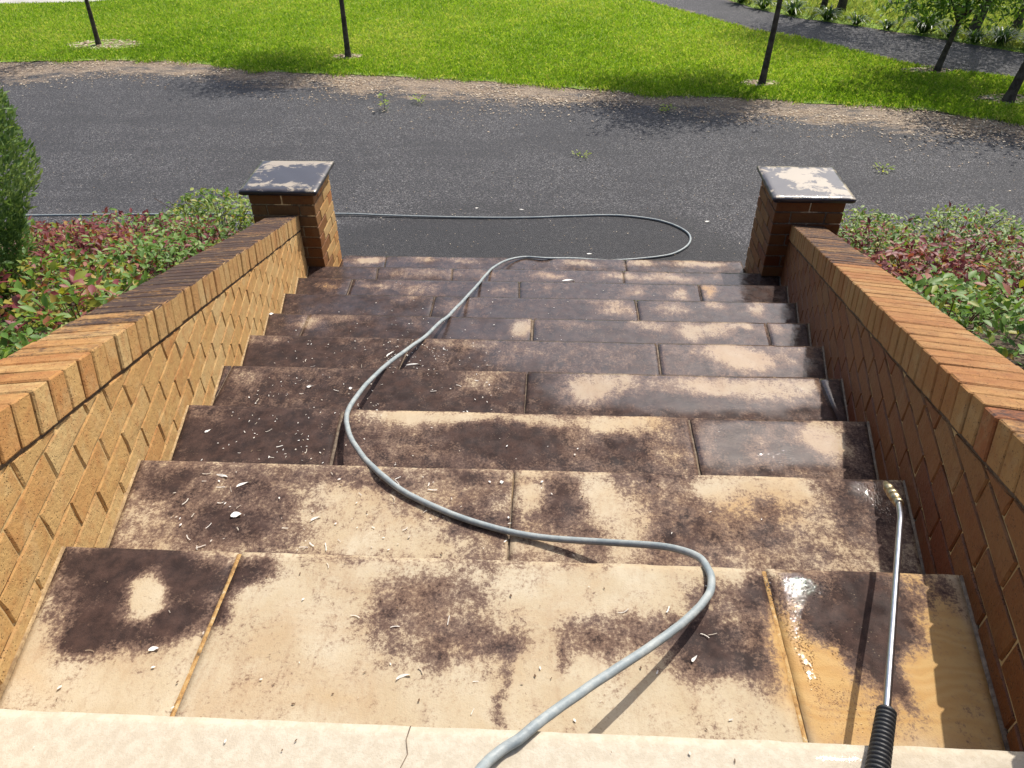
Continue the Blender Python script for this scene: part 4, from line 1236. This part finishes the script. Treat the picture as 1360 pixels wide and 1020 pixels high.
tree("thick leaning young tree by the drive at the right edge of view", 6.91, 9.51, 2.6, .085, 7.2, 10.2, 1.45, 1.5, 1.25, .85, 8000, (.35, .1), 9, fork=.9, size=.085)
# larger trees beyond the path: trunks in view, crowns above it throw the shade on the path
tree("dark tree trunk beyond the path, left one of the close pair", 5.92, 14.50, 3.6, .075, 6.1, 14.7, 3.1, 1.5, 1.2, .8, 3600, (.05, .05), 7, "trees beyond the path")
tree("thicker dark tree trunk beyond the path, right one of the close pair", 6.16, 14.28, 3.6, .105, 6.6, 14.2, 2.9, 1.7, 1.2, .9, 5000, (.12, .05), 7, "trees beyond the path")
tree("leaning bare-stemmed tree among strappy plants beyond the path at the upper right", 7.80, 12.75, 3.6, .11, 8.1, 13.3, 2.1, 1.7, 1.3, 1.0, 5200, (.5, .1), 8, "trees beyond the path", fork=1.6)
tree("pale short trunk at the far right beyond the path's strappy plants", 8.60, 13.05, 3.2, .09, 8.9, 13.2, 2.5, 1.4, 1.1, .7, 2600, (.2, .1), 7, "trees beyond the path", fork=1.5)

# strappy clumps along the far side of the path
def strap_clump(label, cx, cy, n, L):
    V, Fq, S = [], [], []
    t = thing("strap_leaf_plant", label, "plant", (cx, cy, ZG), "strappy plants along the far path")
    for i in range(n):
        a_ = rnd.uniform(0, 6.283)
        l = L * rnd.uniform(.6, 1.15)
        out = rnd.uniform(.25, .95)
        w = rnd.uniform(.010, .018)
        b0 = len(V)
        for j in range(5):
            s = j / 4
            r_ = .03 + l * out * s
            z = l * (1.25 * s - (.55 + .5 * out) * s * s) + .01
            ww = w * (1 - .85 * s ** 2)
            c, sn = math.cos(a_), math.sin(a_)
            V.append((cx + c * r_ - sn * ww, cy + sn * r_ + c * ww, ZG + z))
            V.append((cx + c * r_ + sn * ww, cy + sn * r_ - c * ww, ZG + z))
        sh = min(1, max(0, rnd.gauss(.5, .22)))
        S += [sh] * 10
        for j in range(4):
            Fq.append((b0 + 2 * j, b0 + 2 * j + 1, b0 + 2 * j + 3, b0 + 2 * j + 2))
    me = np_mesh("foliage", V, Fq)
    attr(me, "shade", S)
    o = mesh_obj("foliage", me, t, STRAP)
    o.matrix_parent_inverse = Matrix.Translation(-t.location)
    o["kind"] = "stuff"
far = lambda x_: float(interp_poly(x_, PATH_FAR))
names = ["strappy plant at the top edge, where the far path leaves the view", "second strappy plant from the top edge beside the far path", "strappy plant to the left of the close pair of tree trunks",
         "strappy plant at the foot of the close pair of tree trunks", "short strappy plant just right of the close pair of trunks", "small strappy plant beside the path, left of the spiky clump",
         "large spiky strappy clump beside the far path, biggest of the row", "low strappy plant right behind the forked young tree's trunk", "strappy plant just right of the forked young tree's trunk",
         "bushy strappy plant at the foot of the leaning far tree", "broad strappy plant between the leaning far tree and the right edge", "strappy plant at the right edge of the view beyond the path"]
for nm, (x_, dy, n_, L_) in zip(names, [(4.55, .15, 70, .42), (4.85, .15, 70, .40), (5.25, .15, 80, .42), (5.75, .12, 70, .38), (6.15, .1, 45, .30), (6.55, .08, 40, .26), (7.05, .25, 110, .55), (7.35, .15, 60, .34), (7.62, .15, 60, .36), (7.95, .30, 90, .46), (8.35, .30, 110, .48), (8.8, .25, 90, .42)]):
    strap_clump(nm, x_, far(x_) + dy, n_, L_)

# wire fence on the field side
fn = thing("wire_fence", "thin stake and wire fence in the field beyond the path", "fence", (7.2, 13.4, ZG))
FP = [(5.3, 16.2), (6.95, 13.45), (7.55, 12.85), (8.6, 12.4), (9.9, 11.9)]
for px_, py_ in FP:
    child("post", tube_mesh("post", [(px_, py_, ZG - .05), (px_ + .03, py_, ZG + 1.05)], [.022, .018], 7), TIMBER, fn)
for hh in (.45, .95):
    child("wire", tube_mesh("wire", [(p_[0], p_[1] - .02, ZG + hh) for p_ in FP], .003, 4), WIRE, fn)

# weeds in the drive
def weed(label, x_, y_, h_, n_, tall=False):
    t = thing("weed", label, "weed", (x_, y_, ZG), "weeds in the drive")
    nn = n_
    a_ = rng.uniform(0, 6.28, nn)
    rr = rng.uniform(.0, .05 if tall else .10, nn)
    z = ZG + (rng.uniform(0.01, h_, nn) if tall else rng.uniform(.005, h_, nn))
    x, y = x_ + rr * np.cos(a_), y_ + rr * np.sin(a_)
    Rm = leaf_mats(x, y, z, a_ - 1.57, rng.normal(.35, .3, nn), rng.normal(0, .3, nn), rng.uniform(.03, .055, nn))
    leaf_mass("foliage", x, y, z, Rm, rng.normal(.8 if tall else .86, .12, nn), GRASS, t)
    child("stem", tube_mesh("stem", [(x_, y_, ZG - .01), (x_ + .01, y_, ZG + h_)], [.004, .002], 5), STRAP, t)
weed("upright weed sprouting from the drive's far edge, behind the stairs", -1.02, 9.02, .20, 34, True)
weed("small bushy weed at the drive's edge, right of the upright weed", -0.62, 9.30, .10, 24)
weed("flat bright green weed on the drive behind the right pier", 4.60, 7.28, .035, 26)
weed("yellowish tuft on the drive in the shade of the nearest tree", 2.55, 9.10, .05, 34)
weed("small yellowish tuft on the drive by the pale gravel", 1.42, 7.55, .03, 18)

# ------------------------------------------------------------------ hose
pts = [Vector((1.02, -.62, .62)), Vector((0.93, -.30, .20))] + [Vector(p) for p in HOSE[:33]] + [Vector((1.32, 5.02, -1.86)), Vector((1.58, 5.17, -1.955))] + [Vector(p) for p in HOSE[33:]] + [Vector((-6.5, 5.95, ZG + .01)), Vector((-9, 6.2, ZG + .01))]
pp = smooth_path(pts, 7)
for p in pp:
    p.x += .004 * mnoise.noise(Vector((p.x * 7, p.y * 7, 1))) + .0015 * mnoise.noise(Vector((p.x * 31, p.y * 31, 2)))
    if p.y < 0.0 and 0.0 < p.x < 1.9:
        p.z = max(p.z, 0.0105)
hose = thing("garden_hose", "pale grey pressure hose snaking down the stairs and looping on the asphalt", "hose", (0.99, -.05, 0.0))
child("hose_tube", tube_mesh("hose_tube", pp, 0.0092, 12), HOSE_M, hose)

# ------------------------------------------------------------------ pressure washer lance
A, G, E_, N0, N1 = [Vector(LANCE[k]) for k in "A G E N0 N1".split()]
lance = thing("pressure_lance", "steel pressure washer lance with brass nozzle and ribbed black grip, by the right wall", "pressure washer lance", tuple(G))
ax = (A - G).normalized()
child("lance_tube", tube_mesh("lance_tube", smooth_path([G - ax * .06, G, G + ax * .25, A - ax * .06, A - ax * .01, A + (N0 - A) * .45, N0 + (N0 - A) * .05], 5), 0.0068, 14), STEEL, lance)
nd = (N1 - N0).normalized()
def lathe(name, p0, d, prof, mat, parent, seg=16):
    path = [p0 + d * a_ for a_, r_ in prof]
    child(name, tube_mesh(name, path, [r_ for a_, r_ in prof], seg), mat, parent)
ln = (N1 - N0).length
lathe("nozzle_coupling", N0, nd, [(-.006, .008), (-.004, .0115), (.012, .0115), (.0125, .0095), (.018, .0095), (.0185, .0125), (.042, .0125), (.043, .0105)], BRASS, lance)
lathe("nozzle", N0, nd, [(.043, .0100), (.046, .0130), (.060, .0130), (.062, .0105), (.078, .0105), (.080, .0122), (.094, .0115), (.110, .0075), (.118, .0070)], BRASS, lance)
prof = []
gl = 0.30
k = 0
while k * 0.0085 < gl:
    s = k * 0.0085
    rb = 0.0165 + 0.004 * min(1, s / .2)
    prof += [(s, rb), (s + .0045, rb), (s + .0050, rb - .0035), (s + .0080, rb - .0035)]
    k += 1
lathe("ribbed_grip", G - ax * 0.0, (E_ - G).normalized(), [(-.004, .010), (-.002, .015)] + prof, RUBBER, lance, 20)

# ------------------------------------------------------------------ debris left on the stone
def tread_points(n, boxes):
    P = []
    for k, x0, x1, y0, y1, m_ in boxes:
        for _ in range(m_):
            u, v = rnd.random(), rnd.random()
            P.append((x0 + (x1 - x0) * u, y0 + (y1 - y0) * v, -k * R + .002))
    return np.array(P)
bx = [(1, .05, 1.5, .05, .48, 16), (2, 0.0, .9, .55, .95, 46), (2, .9, 1.7, .6, .95, 14), (3, -.1, .45, 1.05, 1.44, 70), (3, .4, 1.2, 1.1, 1.44, 20), (4, -.2, .9, 1.55, 1.93, 90), (5, -.25, .8, 2.05, 2.43, 80), (5, .3, .6, 2.1, 2.43, 60), (6, -.3, 1.2, 2.55, 2.9, 50), (7, -.3, 2.0, 3.05, 3.4, 36), (8, -.4, 2.0, 3.55, 3.9, 30), (9, -.3, 2.2, 4.05, 4.38, 24), (10, -.4, 2.3, 4.55, 4.85, 18), (0, .2, 1.6, -.1, -.01, 5)]
P = tread_points(0, bx)
chips("pale_flakes", P, 0.004, 0.012, FLAKE, rng.normal(.62, .25, len(P)), .5)
bx = [(1, .1, 1.5, .1, .48, 16), (2, .05, .8, .6, .95, 34), (3, 0, .4, 1.1, 1.4, 16), (4, -.1, .9, 1.6, 1.9, 14), (5, -.2, .9, 2.1, 2.4, 10)]
# dark twigs and grit
bx2 = [(1, .1, 1.6, .08, .48, 40), (2, .1, 1.7, .58, .96, 26), (0, .2, 1.6, -.12, -.02, 5)]
P = tread_points(0, bx2)
chips("dark_grit", P, 0.003, 0.010, CHIP, rng.normal(.02, .06, len(P)), .3)
# beads of water standing on the washed slab: they catch the sun
nb_ = 1500
bxs, bys = [], []
while len(bxs) < nb_:
    y_ = rnd.uniform(.02, .485)
    x_ = 1.612 + abs(rnd.gauss(0, .055)) + .02 * math.sin(y_ * 9)
    if rnd.random() < .16:
        x_ = rnd.uniform(1.62, 1.9); y_ = .485 - abs(rnd.gauss(0, .03))
    if mnoise.noise(Vector((x_ * 14, y_ * 9, 4))) > -.25 and x_ < 1.9 and y_ < .49:
        bxs.append(x_); bys.append(y_)
bxs, bys = np.array(bxs), np.array(bys)
rad = rng.uniform(.0006, .0017, nb_)
V, Fq = [], []
V = np.empty((nb_, 17, 3))
for ring, (rr1, hh1) in enumerate(((1.0, 0.0), (.62, .34))):
    for j in range(8):
        a_ = j * math.pi / 4
        V[:, ring * 8 + j] = np.stack([bxs + rad * rr1 * math.cos(a_), bys + rad * rr1 * math.sin(a_), -R + .0008 + rad * hh1], -1)
V[:, 16] = np.stack([bxs, bys, -R + .0008 + rad * .5], -1)
i0 = np.arange(nb_) * 17
Fq = [np.stack([i0 + j, i0 + (j + 1) % 8, i0 + 8 + (j + 1) % 8, i0 + 8 + j], -1) for j in range(8)]
Fq += [np.stack([i0 + 8 + j, i0 + 8 + (j + 1) % 8, i0 + 8 + (j + 2) % 8, i0 + 16], -1) for j in (0, 2, 4, 6)]
me = np_mesh("water_beads", V.reshape(-1, 3), np.concatenate(Fq), True)
ax_, ay_ = np.repeat(bxs, 17), np.repeat(bys, 17)
attr(me, "dirt", blobsum(D, 1, ax_, ay_))
attr(me, "wet", np.full(nb_ * 17, 2.0))
attr(me, "amber", blobsum(Am, 1, ax_, ay_))
mesh_obj("water_beads", me, None, STONE)["kind"] = "stuff"
# hairline crack across the landing
ck = [(0.862, -.006), (0.858, -.03), (0.864, -.055), (0.855, -.08), (0.861, -.11), (0.850, -.16), (0.856, -.24)]
V = [(x_ + s_ * .0011 * (1 - .5 * i / 6), y_, .0012) for i, (x_, y_) in enumerate(ck) for s_ in (-1, 1)]
child("crack", np_mesh("crack", V, [(2 * j, 2 * j + 1, 2 * j + 3, 2 * j + 2) for j in range(6)]), MORTAR_DARK, stair)
# curled strips: bent ribbons
P = tread_points(0, bx)
V, Fq, S = [], [], []
for p in P:
    a_ = rnd.uniform(0, 6.283)
    l = rnd.uniform(.008, .028)
    w = rnd.uniform(.0006, .0015)
    k_ = rnd.uniform(-55, 55)
    b0 = len(V)
    x, y = p[0], p[1]
    for j in range(5):
        V.append((x - math.sin(a_) * w, y + math.cos(a_) * w, p[2] + .0008 + .001 * abs(j - 2) / 2))
        V.append((x + math.sin(a_) * w, y - math.cos(a_) * w, p[2] + .0014 + .001 * abs(j - 2) / 2))
        x += math.cos(a_) * l / 4
        y += math.sin(a_) * l / 4
        a_ += k_ * l / 4
    S += [min(1, max(0, rnd.gauss(.6, .25)))] * 10
    for j in range(4):
        Fq.append((b0 + 2 * j, b0 + 2 * j + 1, b0 + 2 * j + 3, b0 + 2 * j + 2))
me = np_mesh("curled_bark_strips", V, Fq)
attr(me, "shade", S)
mesh_obj("curled_strips", me, None, FLAKE)["kind"] = "stuff"
# larger pale scraps that can be told apart, and one painted glare patch
def scrap(label, x_, y_, z_, l, w, a_, sh, group="pale leaf scraps on stairs and drive"):
    V = []
    n_ = 9
    l, w = l * .7, w * .6
    for j in range(n_):
        s = j / (n_ - 1)
        ww = w * (math.sin(math.pi * (s * .92 + .05)) ** .8) + .0008
        bend = .22 * l * math.sin(s * 2.6 + a_)
        u = (s - .5) * l
        for q_ in (-1, 1):
            ux, vy = u, bend + q_ * ww
            V.append((math.cos(a_) * ux - math.sin(a_) * vy, math.sin(a_) * ux + math.cos(a_) * vy, .003 + .006 * abs(s - .5) + .002 * q_ * math.sin(s * 5)))
    F = [(2 * j, 2 * j + 1, 2 * j + 3, 2 * j + 2) for j in range(n_ - 1)]
    me = np_mesh("leaf_scrap", V, F, True)
    attr(me, "shade", np.full(len(V), sh))
    o = mesh_obj("leaf_scrap", me, None, FLAKE)
    o.location = (x_, y_, z_)
    tag(o, label, "leaf scrap", group)
scrap("torn white leaf scrap lying on the brown second tread's left slab", 0.213, 0.771, -2 * R, 0.042, 0.014, 0.3, 1)
scrap('long curled pale strip near the top left of the second tread', 0.118, 0.924, -2 * R, 0.05, 0.005, -0.6, 0.85)
scrap('straight pale strip on the left of the second tread, beside the torn scrap', 0.197, 0.892, -2 * R, 0.06, 0.004, 0.8, 0.9)
scrap('pale strip pointing up on the middle of the second tread', 0.445, 0.769, -2 * R, 0.045, 0.003, 0.9, 0.8)
scrap("white ring-like flake near the second tread's centre joint", 0.960, 0.931, -2 * R, 0.018, 0.007, 0.2, 0.9)
scrap('curled white strip at the left of the dark third tread', -0.113, 1.324, -3 * R, 0.04, 0.004, 1.2, 0.95)
scrap('round white flake on the fourth tread near the hose bend', 0.270, 1.806, -4 * R, 0.022, 0.009, 0.2, 1)
scrap('white flake left of the hose on the fourth tread', 0.093, 1.810, -4 * R, 0.03, 0.007, 0.1, 0.95)
scrap('white scrap pushed against the left wall on the sixth tread', -0.468, 2.908, -6 * R, 0.035, 0.012, 0.1, 1)
scrap('pale curl lying on the stained middle of the top tread', 0.803, 0.187, -1 * R, 0.045, 0.003, 0.5, 0.85)
scrap('pale crescent curl on the top tread beneath the hose', 1.406, 0.255, -1 * R, 0.025, 0.004, 1.3, 0.95)
scrap("white scrap on the top tread's left slab near its mortar joint", 0.258, 0.229, -1 * R, 0.03, 0.006, 0.2, 1)
scrap('pale dry leaf on the asphalt inside the hose loop', 1.450, 5.325, -11 * R, 0.07, 0.012, -0.3, 0.9)
scrap('crumpled pale leaf on the asphalt left of the right pier', 2.575, 5.985, -11 * R, 0.07, 0.018, 0.5, 0.8)
scrap('pale curled leaf on the asphalt above the hose', 0.825, 6.191, -11 * R, 0.07, 0.01, -0.6, 0.9)
scrap('white patch painted for water glare near the right middle of a low tread', 1.240, 4.245, -9 * R, 0.13, 0.012, 0.0, 1)  # thin white shape added in place of water glare
scrap('long white mortar smear along the edge of a dark tread beside the hose', 0.457, 2.214, -5 * R, 0.1, 0.004, -0.02, 0.95)
scrap('short white mortar smear crossing the dark tread behind the hose', 0.336, 2.310, -5 * R, 0.09, 0.004, 1.4, 0.9)
scrap('small pale leaf on the asphalt left of the curled leaf', 0.392, 6.212, -11 * R, 0.055, 0.01, 0.4, 0.9)
